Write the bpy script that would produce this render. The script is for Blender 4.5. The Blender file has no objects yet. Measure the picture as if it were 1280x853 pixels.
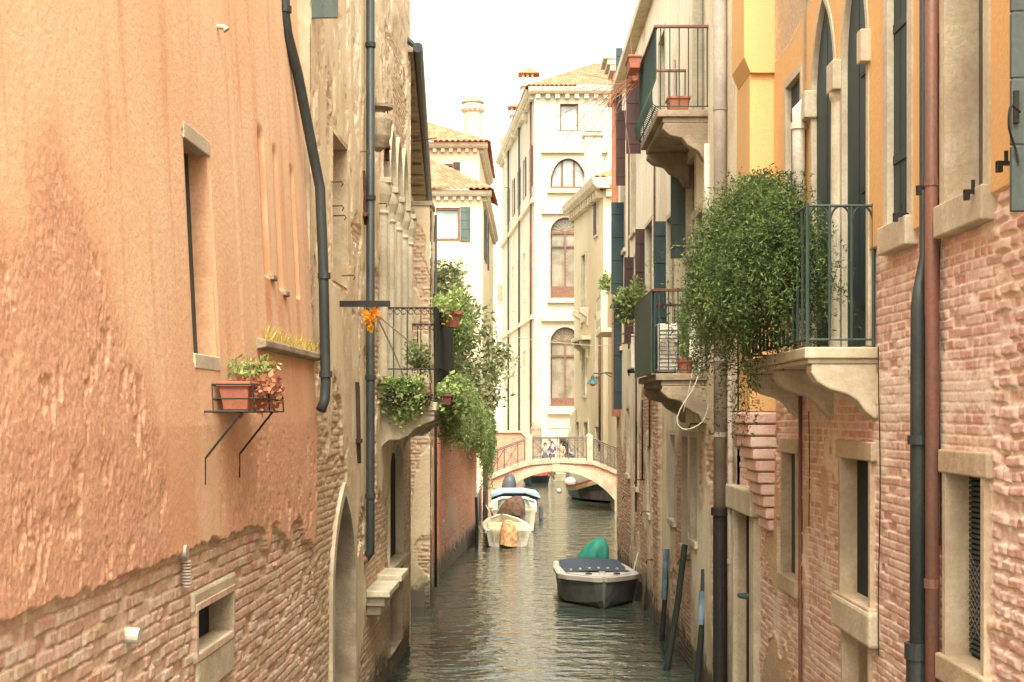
import bpy, bmesh, math, random
import numpy as np
from mathutils import Vector, Matrix
PI = math.pi
R = math.radians
SC = bpy.context.scene
COL = SC.collection
CAMZ = 4.08; FPX = 1778.0; HX = 640.0; HY = 517.0      # focal length in photo pixels, horizon row

# ------------------------------------------------------------------ noise
def hsh(x, y, seed=0):
    x = np.asarray(x).astype(np.int64); y = np.asarray(y).astype(np.int64)
    h = (x * 374761393 + y * 668265263 + seed * 974634777) & 0xffffffff
    h = ((h ^ (h >> 13)) * 1274126177) & 0xffffffff
    h = ((h ^ (h >> 16)) * 2246822519) & 0xffffffff
    return ((h ^ (h >> 15)) & 0xffffff) / float(0xffffff)
def vn(x, y, seed=0):
    xi = np.floor(x); yi = np.floor(y); u = x - xi; v = y - yi
    u = u*u*(3-2*u); v = v*v*(3-2*v)
    a = hsh(xi, yi, seed); b = hsh(xi+1, yi, seed); c = hsh(xi, yi+1, seed); d = hsh(xi+1, yi+1, seed)
    return (a*(1-u)+b*u)*(1-v) + (c*(1-u)+d*u)*v
def fbm(x, y, o=4, seed=0):
    t = 0; a = .5; s = 0
    for i in range(o):
        t = t + a*vn(x*2**i, y*2**i, seed+i*7); s += a; a *= .55
    return t/s
def sst(a, b, x):
    t = np.clip((x-a)/(b-a), 0, 1); return t*t*(3-2*t)

# ------------------------------------------------------------------ materials
def lin(c):
    mx = max(c); c = tuple(v+(mx-v)*.22 for v in c)      # colours were read off a warm graded photo: bring them back towards the real paint
    return tuple(((v/255)/12.92 if v/255 <= .04045 else ((v/255+.055)/1.055)**2.4) for v in c)
def rgba(c): return (*lin(c), 1)
class NT:
    def __init__(s, name):
        s.m = bpy.data.materials.new(name); s.m.use_nodes = True; s.t = s.m.node_tree
        s.b = s.t.nodes['Principled BSDF']; s.o = s.t.nodes['Material Output']
    def n(s, ty, props=None, **ins):
        x = s.t.nodes.new(ty)
        for k, v in (props or {}).items(): setattr(x, k, v)
        for k, v in ins.items():
            key = int(k[1:]) if k[0] == '_' and k[1:].isdigit() else k.replace('_', ' ')
            s.set(x.inputs[key], v)
        return x
    def set(s, sock, v):
        if isinstance(v, bpy.types.NodeSocket): s.t.links.new(v, sock)
        elif isinstance(v, bpy.types.Node): s.t.links.new(v.outputs[0], sock)
        else: sock.default_value = v
    def pos(s, scale=(1, 1, 1)):
        g = s.n('ShaderNodeNewGeometry')
        return s.n('ShaderNodeMapping', Vector=g.outputs['Position'], Scale=scale).outputs[0]
    def noise(s, vec, scale, detail=4, rough=.55):
        return s.n('ShaderNodeTexNoise', Vector=vec, Scale=scale, Detail=detail, Roughness=rough).outputs['Fac']
    def math(s, op, a, b=0.0, c=0.0, clamp=False):
        x = s.n('ShaderNodeMath', {'operation': op, 'use_clamp': clamp}); s.set(x.inputs[0], a); s.set(x.inputs[1], b); s.set(x.inputs[2], c)
        return x.outputs[0]
    def rng(s, v, a, b, c=0., d=1.):
        x = s.n('ShaderNodeMapRange', {'interpolation_type': 'SMOOTHSTEP'}); s.set(x.inputs[0], v)
        for i, q in enumerate((a, b, c, d)): x.inputs[i+1].default_value = q
        return x.outputs[0]
    def mix(s, f, a, b, mode='MIX'):
        x = s.n('ShaderNodeMix', {'data_type': 'RGBA', 'blend_type': mode})
        s.set(x.inputs[0], f); s.set(x.inputs[6], a); s.set(x.inputs[7], b)
        return x.outputs[2]
    def ramp(s, f, stops):
        x = s.n('ShaderNodeValToRGB'); s.set(x.inputs[0], f); e = x.color_ramp.elements
        while len(e) < len(stops): e.new(.5)
        for i, (p, c) in enumerate(stops): e[i].position = p; e[i].color = c
        return x.outputs[0]
    def bump(s, h, strength, dist, prev=None):
        x = s.n('ShaderNodeBump', Strength=strength, Distance=dist); s.set(x.inputs['Height'], h)
        if prev is not None: s.set(x.inputs['Normal'], prev)
        return x.outputs[0]
MATS = {}
def mat(name, c, c2=None, rough=.7, metal=0., scale=4., bump=.4, bd=.004, stretch=(1, 1, 1), spec=.3, thr=(.35, .65)):
    if name in MATS: return MATS[name]
    t = NT(name)
    v = t.pos(stretch); n1 = t.noise(v, scale, 5, .6); n2 = t.noise(t.pos(), scale*9, 3)
    col = t.mix(t.rng(n1, *thr), rgba(c), rgba(c2 or tuple(x*.8 for x in c)))
    col = t.mix(t.rng(n2, .3, .75, 0, .35), col, rgba(tuple(x*.72 for x in c)))
    t.set(t.b.inputs['Base Color'], col); t.b.inputs['Roughness'].default_value = rough
    t.b.inputs['Metallic'].default_value = metal; t.b.inputs['Specular IOR Level'].default_value = spec
    if bump: t.set(t.b.inputs['Normal'], t.bump(n2, bump, bd))
    MATS[name] = t.m; return t.m

def wall_mat(name, pl, br, mo, tide=1.0, pfine=.5, streak=.6, top=None, bumpd=.008, halo=False):
    """pl: 4 plaster colours (base, variation, streak, eroded); br: brick colours; mo: two mortar colours"""
    t = NT(name)
    at = t.n('ShaderNodeAttribute', {'attribute_name': 'wm'})
    sp = t.n('ShaderNodeSeparateColor'); t.set(sp.inputs[0], at.outputs['Color'])
    P, M, B = sp.outputs[0], sp.outputs[1], sp.outputs[2]; A = at.outputs['Alpha']
    big = t.noise(t.pos(), .55, 5, .6); mid = t.noise(t.pos(), 3.2, 5, .62); fine = t.noise(t.pos(), 28, 4, .65)
    grit = t.noise(t.pos(), 110, 3, .6)
    stk = t.noise(t.pos((2.6, 2.6, .16)), 2.3, 5, .6); stk2 = t.noise(t.pos((6, 6, .3)), 3.1, 4, .6)
    c = t.mix(t.rng(big, .3, .7), rgba(pl[0]), rgba(pl[1]))
    c = t.mix(t.rng(stk, .48, .72, 0, streak), c, rgba(pl[2]))
    c = t.mix(t.rng(stk2, .6, .85, 0, streak*.8), c, rgba(tuple(x*.62 for x in pl[2])))
    c = t.mix(t.rng(mid, .52, .75, 0, .35), c, rgba(pl[1]))
    er = t.mix(t.rng(fine, .35, .7), rgba(pl[3]), rgba(tuple(x*.86 for x in pl[3])))
    er = t.mix(t.rng(mid, .45, .7, 0, .5), er, rgba(pl[1]))
    if halo: c = t.mix(t.math('MULTIPLY', B, .75), c, rgba(tuple(pl[2])))
    c = t.mix(A, c, er)
    c = t.mix(t.rng(fine, .4, .75, 0, pfine), c, rgba(tuple(x*.78 for x in pl[0])))
    k = len(br); bc = t.ramp(B, [(i/(k-1), rgba(q)) for i, q in enumerate(br)])
    bc = t.mix(t.rng(fine, .35, .75, 0, .55), bc, rgba(tuple(x*.7 for x in br[k//2])))
    bc = t.mix(t.rng(mid, .42, .72, .08, .6), bc, rgba(mo[0]))
    mc = t.mix(t.rng(mid, .35, .65), rgba(mo[0]), rgba(mo[1]))
    mc = t.mix(t.rng(fine, .45, .8, 0, .5), mc, rgba(tuple(x*.7 for x in mo[1])))
    bc = t.mix(M, bc, mc)
    c = t.mix(P, bc, c)
    c = t.mix(t.rng(grit, .5, .8, 0, .2), c, rgba(tuple(x*.6 for x in pl[0])))
    if tide:
        g = t.n('ShaderNodeNewGeometry'); s3 = t.n('ShaderNodeSeparateXYZ'); t.set(s3.inputs[0], g.outputs['Position'])
        zz = t.math('ADD', s3.outputs[2], t.math('MULTIPLY', t.math('SUBTRACT', mid, .5), 1.1))
        c = t.mix(t.rng(zz, .3*tide, .62*tide, .95, 0), c, rgba((52, 60, 42)))
        c = t.mix(t.rng(zz, .6*tide, 1.7*tide, .38, 0), c, rgba((128, 110, 84)))
    t.set(t.b.inputs['Base Color'], c); t.b.inputs['Roughness'].default_value = .92
    t.b.inputs['Specular IOR Level'].default_value = .15
    b1 = t.bump(fine, .7, bumpd); b2 = t.bump(grit, .4, .0025, b1)
    t.set(t.b.inputs['Normal'], b2)
    return t.m

# ------------------------------------------------------------------ frames
class Fr:
    """a vertical plane: s runs along it from P0, o points out of it, z is up"""
    def __init__(f, P0, P1, out, lean=0.):
        f.lean = lean
        f.P = np.array(P0, float); d = np.array(P1, float)-f.P; f.L = float(np.hypot(*d)); f.t = d/f.L
        f.n = np.array([f.t[1], -f.t[0]])
        if f.n @ np.array(out) < 0: f.n = -f.n
    def __call__(f, s, o, z):
        q = f.P + f.t*s + f.n*(o-f.lean*max(0, z-4.)); return (q[0], q[1], z)
    def at(f, x, y=HY, o=0.):
        """where the sight line of a measured photo point meets the plane offset by o -> (s, z)"""
        dx = (x-HX)/FPX; P = f.P + f.n*o
        A = np.array([[dx, -f.t[0]], [1., -f.t[1]]]); D, s = np.linalg.solve(A, P)
        return float(s), CAMZ+(HY-y)/FPX*float(D)
    def s(f, x, o=0.): return f.at(x, HY, o)[0]
    def z(f, x, y, o=0.): return f.at(x, y, o)[1]
    def D(f, s): return float(f.P[1]+f.t[1]*s)
def W3(x, y, z): return (x, y, z)
def PT(x, y, D): return ((x-HX)/FPX*D, D, CAMZ+(HY-y)/FPX*D)

# ------------------------------------------------------------------ mesh builder
ORG = {}
def smooth_path(p, k=6):
    p = [np.array(q, float) for q in p]; q = [p[0]*2-p[1]]+p+[p[-1]*2-p[-2]]; out = []
    for i in range(1, len(q)-2):
        for j in range(k):
            t = j/k; out.append(tuple(.5*(2*q[i]+(q[i+1]-q[i-1])*t+(2*q[i-1]-5*q[i]+4*q[i+1]-q[i+2])*t*t+(3*q[i]-q[i-1]-3*q[i+1]+q[i+2])*t**3)))
    return out+[tuple(p[-1])]
class MB:
    def __init__(s): s.v = []; s.f = []
    def add(s, vs, fs):
        b = len(s.v); s.v += [tuple(map(float, v)) for v in vs]; s.f += [tuple(i+b for i in f) for f in fs]; return s
    def box(s, F, a, b, c, d, e, g):
        P = [F(x, y, z) for z in (e, g) for (x, y) in ((a, c), (b, c), (b, d), (a, d))]
        return s.add(P, [(3, 2, 1, 0), (4, 5, 6, 7), (0, 1, 5, 4), (1, 2, 6, 5), (2, 3, 7, 6), (3, 0, 4, 7)])
    def prism(s, pts0, pts1):
        n = len(pts0)
        return s.add(list(pts0)+list(pts1), [tuple(range(n))[::-1], tuple(range(n, 2*n))]+[(i, (i+1) % n, n+(i+1) % n, n+i) for i in range(n)])
    def oz(s, F, poly, s0, s1):          # profile in (o,z), extruded along s
        return s.prism([F(s0, o, z) for o, z in poly], [F(s1, o, z) for o, z in poly])
    def sz(s, F, poly, o0, o1):          # profile in (s,z), extruded along o
        return s.prism([F(a, o0, z) for a, z in poly], [F(a, o1, z) for a, z in poly])
    def tube(s, path, r, n=6, caps=True):
        path = [Vector(p) for p in path]; rr = r if isinstance(r, (list, tuple)) else [r]*len(path)
        rings = []; up = None
        for i, p in enumerate(path):
            d = (path[min(i+1, len(path)-1)]-path[max(i-1, 0)]).normalized()
            if up is None:
                up = Vector((0, 0, 1)) if abs(d.z) < .9 else Vector((1, 0, 0))
            a = d.cross(up).normalized(); b = a.cross(d).normalized(); up = b
            rings.append([p+a*(rr[i]*math.cos(2*PI*k/n))+b*(rr[i]*math.sin(2*PI*k/n)) for k in range(n)])
        vs = [q for g in rings for q in g]; fs = []
        for i in range(len(path)-1):
            for k in range(n): fs.append((i*n+k, i*n+(k+1) % n, (i+1)*n+(k+1) % n, (i+1)*n+k))
        if caps: fs += [tuple(range(n))[::-1], tuple(range((len(path)-1)*n, len(path)*n))]
        return s.add(vs, fs)
    def lathe(s, c, prof, n=16, F=None):
        vs = []; fs = []
        for r, z in prof:
            for k in range(n):
                a = 2*PI*k/n; vs.append((c[0]+r*math.cos(a), c[1]+r*math.sin(a), c[2]+z))
        for i in range(len(prof)-1):
            for k in range(n): fs.append((i*n+k, i*n+(k+1) % n, (i+1)*n+(k+1) % n, (i+1)*n+k))
        fs += [tuple(range(n))[::-1], tuple(range((len(prof)-1)*n, len(prof)*n))]
        return s.add(vs, fs)
    def build(s, name, m, parent=None, base=None, bevel=0, smooth=False, sub=0, rough=0):
        me = bpy.data.meshes.new(name)
        org = ORG[parent.name] if parent is not None else (base or (0, 0, 0))
        v = [(a-org[0], b-org[1], c-org[2]) for a, b, c in s.v]
        me.from_pydata(v, [], s.f)
        bm = bmesh.new(); bm.from_mesh(me); bmesh.ops.recalc_face_normals(bm, faces=bm.faces); bm.to_mesh(me); bm.free()
        me.materials.append(m)
        return link(name, me, parent, org, bevel, smooth, sub)
def link(name, me, parent, org, bevel=0, smooth=False, sub=0):
    o = bpy.data.objects.new(name, me); COL.objects.link(o); ORG[o.name] = tuple(org)
    if parent is not None: o.parent = parent
    else: o.location = org
    if smooth: me.polygons.foreach_set('use_smooth', [True]*len(me.polygons))
    if bevel:
        md = o.modifiers.new('b', 'BEVEL'); md.width = bevel; md.segments = 2; md.limit_method = 'ANGLE'; md.angle_limit = R(40)
    if sub:
        md = o.modifiers.new('s', 'SUBSURF'); md.levels = sub; md.render_levels = sub
    return o
def tag(o, label=None, cat=None, group=None, kind=None):
    if label: o['label'] = label
    if cat: o['category'] = cat
    if group: o['group'] = group
    if kind: o['kind'] = kind
    return o
def thing(name, loc, label, cat, group=None):
    o = bpy.data.objects.new(name, None); COL.objects.link(o); o.location = loc; o.empty_display_size = .2
    ORG[o.name] = tuple(loc); return tag(o, label, cat, group)
def npmesh(name, V, Fq, m, parent=None, base=None, col=None, smooth=True, attr='wm'):
    """mesh from numpy arrays: V (N,3) world, Fq (M,4) or (M,3)"""
    org = ORG[parent.name] if parent is not None else (base or (0, 0, 0))
    me = bpy.data.meshes.new(name); V = V-np.array(org)
    k = Fq.shape[1]
    me.vertices.add(len(V)); me.vertices.foreach_set('co', V.astype(np.float32).ravel())
    me.loops.add(Fq.size); me.loops.foreach_set('vertex_index', Fq.astype(np.int32).ravel())
    me.polygons.add(len(Fq)); me.polygons.foreach_set('loop_start', np.arange(0, Fq.size, k, dtype=np.int32))
    me.polygons.foreach_set('loop_total', np.full(len(Fq), k, dtype=np.int32))
    if smooth: me.polygons.foreach_set('use_smooth', np.ones(len(Fq), bool))
    me.update(calc_edges=True)
    if col is not None:
        a = me.color_attributes.new(attr, 'FLOAT_COLOR', 'POINT'); a.data.foreach_set('color', col.astype(np.float32).ravel())
    me.materials.append(m)
    return link(name, me, parent, org)

# ------------------------------------------------------------------ openings
def op(s0, s1, z0, z1, arch=None, rise=None):
    if s1 < s0: s0, s1 = s1, s0
    return dict(s0=s0, s1=s1, z0=z0, z1=z1, arch=arch, rise=rise if rise is not None else (s1-s0)/2)
def otop(o, s, g=0.):
    if not o['arch']: return np.full_like(s, o['z1']+g)
    c = (o['s0']+o['s1'])/2; hw = (o['s1']-o['s0'])/2+g; u = np.clip(np.abs(s-c)/hw, 0, 1); zs = o['z1']-o['rise']; r = o['rise']+g
    if o['arch'] == 'round': return zs+r*np.sqrt(1-u*u)
    return zs+r*np.sqrt(np.clip(1-((u+1)/2)**2, 0, 1))/.8660
def oprof(o, g=0., gb=None):
    gb = g if gb is None else gb
    s0, s1 = o['s0']-g, o['s1']+g
    pts = [(s0, o['z0']-gb)]
    if o['arch']:
        n = 20; ss = np.array([(s0+s1)/2-(s1-s0)/2*math.cos(PI*i/n) for i in range(n+1)]); zz = otop(o, ss, g)
        pts += list(zip(ss, zz))
    else: pts += [(s0, o['z1']+g), (s1, o['z1']+g)]
    pts.append((s1, o['z0']-gb)); return pts
def inside(o, S, Z, g=0.):
    return (S > o['s0']-g) & (S < o['s1']+g) & (Z > o['z0']-g) & (Z < otop(o, S, g))
def reveal(mb, F, o, depth, out=.035):
    p = oprof(o); n = len(p)
    vs = [F(a, out, z) for a, z in p]+[F(a, -depth, z) for a, z in p]
    return mb.add(vs, [(i, (i+1) % n, n+(i+1) % n, n+i) for i in range(n)])
def ring(mb, F, o, w, proud, wb=0.):
    a = oprof(o, 0, 0); b = oprof(o, w, wb); n = len(a)
    vs = [F(x, proud, z) for x, z in a]+[F(x, proud, z) for x, z in b]+[F(x, -.02, z) for x, z in b]
    fs = []
    for i in range(n-1 if wb == 0 else n):
        j = (i+1) % n
        fs += [(i, j, n+j, n+i), (n+i, n+j, 2*n+j, 2*n+i)]
    return mb.add(vs, fs)
def window(F, o, parent, mstone, depth=.25, w=.12, proud=.05, back=None, backname='pane', wb=0., sill=None, name='window', label=None, mrev=None):
    mb = MB()
    if w: ring(mb, F, o, w, proud, wb)
    else: proud = .04
    if mrev is None: reveal(mb, F, o, depth, proud if w else .04)
    ob = mb.build(name, mstone, parent)
    if mrev is not None:
        reveal(MB(), F, o, depth, proud if w else .04).build('reveal', mrev, ob)
    if label: ob['label'] = label
    if back is not None:
        p = oprof(o, .01); m2 = MB()
        m2.sz(F, p, -depth-.02, -depth).build(backname, back, ob)
    if sill:
        sw, so, sh = sill
        MB().box(F, o['s0']-sw, o['s1']+sw, -depth, so, o['z0']-sh, o['z0']+.01).build('sill', mstone, ob, bevel=.012)
    return ob

# ------------------------------------------------------------------ relief walls
def cols(F, s0, s1, px, mx, ops):
    out = [s0]; s = s0
    while s < s1:
        q = F(s, 0, 0); st = max(.006, min(mx, q[1]**2*px/(max(abs(q[0]), .8)*1422))) if q[1] > 3 else mx
        s += st; out.append(min(s, s1))
    for o in ops: out += [o['s0'], o['s1']]
    return uniq(out)
def rows(zs, ops):
    out = []
    for a, b, st in zs: out += list(np.arange(a, b, st))
    out.append(zs[-1][1])
    for o in ops: out += [o['z0'], o['z1']]
    return uniq(out)
def uniq(a):
    a = np.sort(np.array(a)); keep = [a[0]]
    for v in a[1:]:
        if v-keep[-1] > .0015: keep.append(v)
    return np.array(keep)
def relief(name, F, cs, rs, hf, ops, m, parent, lip=.03, lipw=.05):
    ops = [o for o in ops if o]
    for o in ops:                                        # snap grid lines onto opening edges
        for k, arr in (('s0', cs), ('s1', cs), ('z0', rs), ('z1', rs)):
            i = np.argmin(np.abs(arr-o[k])); 
            if arr[0] < o[k] < arr[-1]: arr[i] = o[k]
    S, Z = np.meshgrid(cs, rs, indexing='ij')
    H, P, M, B, A = hf(S, Z)
    for o in ops:
        near = inside(o, S, Z, lipw); H = np.where(near, lip, H)
    z = np.zeros_like(S); H = H-F.lean*np.maximum(0, Z-4.)
    X = F.P[0]+F.t[0]*S+F.n[0]*H; Y = F.P[1]+F.t[1]*S+F.n[1]*H
    V = np.stack([X, Y, Z], -1).reshape(-1, 3)
    ns, nz = len(cs), len(rs); idx = np.arange(ns*nz).reshape(ns, nz)
    q = np.stack([idx[:-1, :-1], idx[1:, :-1], idx[1:, 1:], idx[:-1, 1:]], -1)
    t3 = np.cross([F.t[0], F.t[1], 0], [0, 0, 1])
    if t3[:2] @ F.n < 0: q = q[..., ::-1]
    cS = (S[:-1, :-1]+S[1:, 1:])/2; cZ = (Z[:-1, :-1]+Z[1:, 1:])/2
    keep = np.ones_like(cS, bool)
    for o in ops: keep &= ~inside(o, cS, cZ)
    C = np.stack([P+z, M+z, B+z, A+z], -1).reshape(-1, 4)
    return npmesh(name, V, q[keep], m, parent, col=C)
def bricks(S, Z, L=.25, Hc=.07, seed=0, depth=.014, mort=.009, wob=.02, erode=.15, vj=.55):
    zz = Z+wob*(fbm(S*.7, Z*.7, 3, seed)-.5)*2+.006*(fbm(S*5, Z*5, 2, seed+3)-.5)
    row = np.floor(zz/Hc); v = zz/Hc-row
    ss = S/L+(row % 2)*.5+hsh(row, row*0, seed+1)*.22+.05*(fbm(S*3, Z*3, 2, seed+5)-.5)
    col = np.floor(ss); u = ss-col
    hd = hsh(col, row, seed+9) < .3                      # some stretchers are two headers
    u2 = np.where(hd, (u*2) % 1, u); Lw = np.where(hd, L/2, L); cid = col*2+np.where(hd, np.floor(u*2), 0)
    d = np.minimum(np.minimum(u2, 1-u2)*Lw*vj, np.minimum(v, 1-v)*Hc) + (fbm(S*22, Z*22, 2, seed+11)-.5)*.012
    e = sst(mort*.35, mort*1.25, d)
    r1 = hsh(cid, row, seed+21); r2 = hsh(cid, row, seed+22)
    face = .62+.38*r2-.8*(r2 < erode)*(.5+r1)
    H = e*face*depth+(fbm(S*16, Z*16, 3, seed+31)-.5)*depth*.6
    return H, 1-e, r1
def leaves(name, P, size, m, parent=None, base=None, aspect=.35, dirs=None, seed=1, jit=.35):
    """many small pointed leaf faces at the points P"""
    rg = np.random.default_rng(seed); n = len(P)
    d = rg.normal(size=(n, 3)) if dirs is None else dirs+rg.normal(size=(n, 3))*jit
    d /= np.linalg.norm(d, axis=1)[:, None]
    w = np.cross(d, rg.normal(size=(n, 3))); w /= np.linalg.norm(w, axis=1)[:, None]
    L = size*(.45+1.2*rg.random(n)**1.5)[:, None]; nn = np.cross(d, w)
    v = np.stack([P, P+d*L*.45+w*L*aspect*.5+nn*L*.06, P+d*L, P+d*L*.45-w*L*aspect*.5+nn*L*.06], 1).reshape(-1, 3)
    f = np.arange(4*n).reshape(n, 4)
    r = np.repeat(rg.random(n), 4); C = np.stack([r, r, r, np.ones(4*n)], -1)
    return npmesh(name, v, f, m, parent, base, C, smooth=False, attr='lf')
def leaf_mat(name, c1, c2, c3, trans=.25, rough=.55):
    global rgba
    old = rgba; rgba = lambda c: (*lin2(c), 1)
    try: return leaf_mat_(name, c1, c2, c3, trans, rough)
    finally: rgba = old
def lin2(c): return tuple(((v/255)/12.92 if v/255 <= .04045 else ((v/255+.055)/1.055)**2.4) for v in c)
def leaf_mat_(name, c1, c2, c3, trans=.25, rough=.55):
    t = NT(name); a = t.n('ShaderNodeAttribute', {'attribute_name': 'lf'})
    c = t.ramp(a.outputs['Fac'], [(0, rgba(c1)), (.55, rgba(c2)), (1, rgba(c3))])
    c = t.mix(t.rng(t.noise(t.pos(), 4.5, 3), .42, .62, 0, .55), c, rgba(c1)); c = t.mix(t.rng(t.noise(t.pos(), 2.2, 3), .5, .68, 0, .6), c, rgba(c3))
    t.set(t.b.inputs['Base Color'], c); t.b.inputs['Roughness'].default_value = rough; t.b.inputs['Specular IOR Level'].default_value = .25
    tr = t.n('ShaderNodeBsdfTranslucent'); t.set(tr.inputs[0], c)
    mx = t.n('ShaderNodeMixShader'); mx.inputs[0].default_value = trans
    t.t.links.new(t.b.outputs[0], mx.inputs[1]); t.t.links.new(tr.outputs[0], mx.inputs[2]); t.t.links.new(mx.outputs[0], t.o.inputs[0])
    return t.m
def shell(name, F, L0, L1, depth, z0, z1, m, parent, inset=-.034):
    """the plain sides, back and flat top of a house behind its front wall"""
    P = [F(L0, -inset, z0), F(L1, -inset, z0), F(L1, -depth, z0), F(L0, -depth, z0)]
    Q = [F(L0, -inset, z1), F(L1, -inset, z1), F(L1, -depth, z1), F(L0, -depth, z1)]
    return MB().add(P+Q, [(1, 2, 6, 5), (2, 3, 7, 6), (3, 0, 4, 7), (4, 5, 6, 7)]).build(name, m, parent)
def tiles(mb, a, b, c, d, tile=.22, n2=14, amp=.05):
    """barrel tiled slope: a-b eave, d-c ridge"""
    a, b, c, d = map(Vector, (a, b, c, d)); L = (b-a).length; nu = max(2, int(L/tile))*6
    nrm = (b-a).cross(d-a).normalized()
    if nrm.z < 0: nrm = -nrm
    vs = []; fs = []
    for j in range(n2+1):
        for k in (0, 1):
            for i in range(nu+1):
                u = i/nu; v = j/n2
                p = (a.lerp(b, u)).lerp(d.lerp(c, u), min(1, v))
                h = amp*abs(math.sin(PI*i/6.))+k*(-.03)+.03
                vs.append(p+nrm*h)
    m = nu+1
    for r in range(2*n2+1):
        for i in range(nu): fs.append((r*m+i, r*m+i+1, (r+1)*m+i+1, (r+1)*m+i))
    return mb.add(vs, fs)
# ================================================================== materials
M_orange = wall_mat('orange_render', [(238, 194, 146), (233, 178, 130), (220, 138, 88), (228, 160, 118)],
                    [(216, 160, 134), (226, 184, 160), (200, 130, 104), (232, 206, 180), (206, 162, 116)], [(216, 190, 154), (190, 156, 122)], bumpd=.007, halo=True, pfine=.25, streak=.65)
M_beige = wall_mat('beige_render', [(236, 216, 174), (222, 196, 150), (196, 166, 124), (210, 180, 138)],
                   [(202, 148, 110), (214, 176, 136), (184, 130, 92), (220, 192, 150)], [(216, 194, 156), (184, 158, 122)], streak=.7, bumpd=.008, pfine=.3)
M_yellow = wall_mat('yellow_render', [(226, 172, 96), (220, 164, 92), (212, 158, 96), (206, 172, 134)],
                    [(206, 134, 116), (216, 156, 138), (224, 176, 158), (208, 144, 120), (192, 114, 96)], [(238, 218, 190), (228, 204, 174)], pfine=.2, streak=.25)
M_cream = wall_mat('cream_render', [(242, 226, 190), (232, 212, 174), (208, 182, 142), (214, 182, 144)],
                   [(190, 116, 82), (206, 146, 110), (176, 102, 74), (212, 168, 128)], [(216, 186, 148), (188, 152, 118)], streak=.7)
M_redbrick = wall_mat('garden_brick', [(200, 150, 116), (188, 134, 98), (176, 122, 90), (190, 150, 120)],
                      [(196, 104, 62), (206, 124, 82), (178, 88, 54), (200, 140, 104)], [(196, 140, 104), (176, 116, 84)])
M_white = wall_mat('pale_stucco', [(204, 194, 166), (194, 182, 150), (180, 162, 130), (186, 168, 136)], [(200, 150, 120), (210, 170, 140)], [(220, 200, 170), (200, 180, 150)], tide=0, pfine=.1, streak=.3)
M_palewall = wall_mat('pale_yellow_stucco', [(214, 196, 154), (206, 186, 142), (192, 168, 126), (196, 172, 132)], [(200, 150, 120), (210, 170, 140)], [(220, 200, 170), (200, 180, 150)], tide=0, pfine=.1, streak=.5)
M_stone = mat('istrian_stone', (206, 190, 156), (184, 164, 128), rough=.85, scale=3, bump=.7, bd=.008)
M_stoneP = mat('pale_stone', (206, 192, 158), (186, 168, 134), rough=.85, scale=3, bump=.6, bd=.006)
M_stoneD = mat('weathered_stone', (172, 150, 118), (138, 116, 90), rough=.9, scale=3, bump=.9, bd=.012)
M_mortarpl = mat('reveal_render', (200, 176, 138), (180, 152, 116), rough=.9, scale=3, bump=.7, bd=.01)
M_orangepl = mat('orange_reveal', (216, 154, 104), (204, 138, 92), rough=.9, scale=4, bump=.6, bd=.008)
M_side = mat('side_render', (196, 170, 130), (176, 146, 108), rough=.9, scale=1.2, bump=.5, bd=.01)
M_shut = mat('shutter_green', (50, 72, 72), (42, 62, 64), rough=.6, scale=6, bump=.3, bd=.002, stretch=(1, 1, .2))
M_shutG = mat('shutter_grey_green', (84, 98, 90), (70, 82, 78), rough=.6, scale=6, bump=.3, bd=.002, stretch=(1, 1, .2))
M_shutB = mat('shutter_brown', (78, 50, 44), (62, 40, 38), rough=.6, scale=6, bump=.3, bd=.002, stretch=(1, 1, .2))
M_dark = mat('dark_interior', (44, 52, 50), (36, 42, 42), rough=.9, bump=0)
M_iron = mat('wrought_iron', (44, 46, 46), (60, 50, 44), rough=.6, metal=.3, scale=9, bump=.3, bd=.001)
M_ironG = mat('green_iron', (52, 76, 68), (66, 84, 74), rough=.55, metal=.1, scale=9, bump=.3, bd=.001)
M_pipeD = mat('dark_downpipe', (58, 64, 62), (74, 78, 74), rough=.5, metal=.3, scale=5, bump=.2, bd=.001, stretch=(1, 1, .3))
M_pipeG = mat('grey_downpipe', (176, 160, 142), (158, 140, 124), rough=.6, scale=4, bump=.2, bd=.001)
M_copper = mat('copper_downpipe', (122, 88, 74), (144, 82, 60), rough=.5, metal=.25, scale=5, bump=.25, bd=.001, stretch=(1, 1, .35))
M_rust = mat('rusty_iron', (112, 62, 42), (84, 52, 40), rough=.85, scale=10, bump=.6, bd=.002)
M_terra = mat('terracotta', (182, 98, 66), (164, 86, 58), rough=.8, scale=6, bump=.3, bd=.002)
M_tile = mat('roof_tile', (198, 108, 66), (170, 84, 50), rough=.9, scale=2.2, bump=.7, bd=.01, thr=(.42, .58))
M_wood = mat('window_wood', (128, 84, 58), (108, 68, 48), rough=.6, scale=6, bump=.2, bd=.001)
M_oldwood = mat('mooring_wood', (60, 48, 40), (84, 66, 52), rough=.85, scale=7, bump=.8, bd=.006, stretch=(1, 1, .2))
M_whitep = mat('white_paint', (222, 214, 194), (206, 196, 172), rough=.5, scale=4, bump=.15, bd=.001)
M_whiteT = mat('white_tube', (232, 226, 208), (220, 212, 190), rough=.4, scale=4, bump=0)
def glass_mat(name, c, rough=.08):
    t = NT(name); t.set(t.b.inputs['Base Color'], t.mix(t.rng(t.noise(t.pos(), 1.2, 2), .35, .65), rgba(c), rgba(tuple(x*.8 for x in c))))
    t.b.inputs['Roughness'].default_value = rough; t.b.inputs['Specular IOR Level'].default_value = .6; return t.m
M_glassB = glass_mat('leaded_glass', (150, 138, 112), .25); M_glass = glass_mat('window_glass', (60, 70, 66)); M_glassP = glass_mat('pale_curtained_glass', (170, 186, 172), .15)
L_fern = leaf_mat('fern_leaf', (48, 68, 40), (84, 104, 56), (134, 148, 84), .35)
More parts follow.
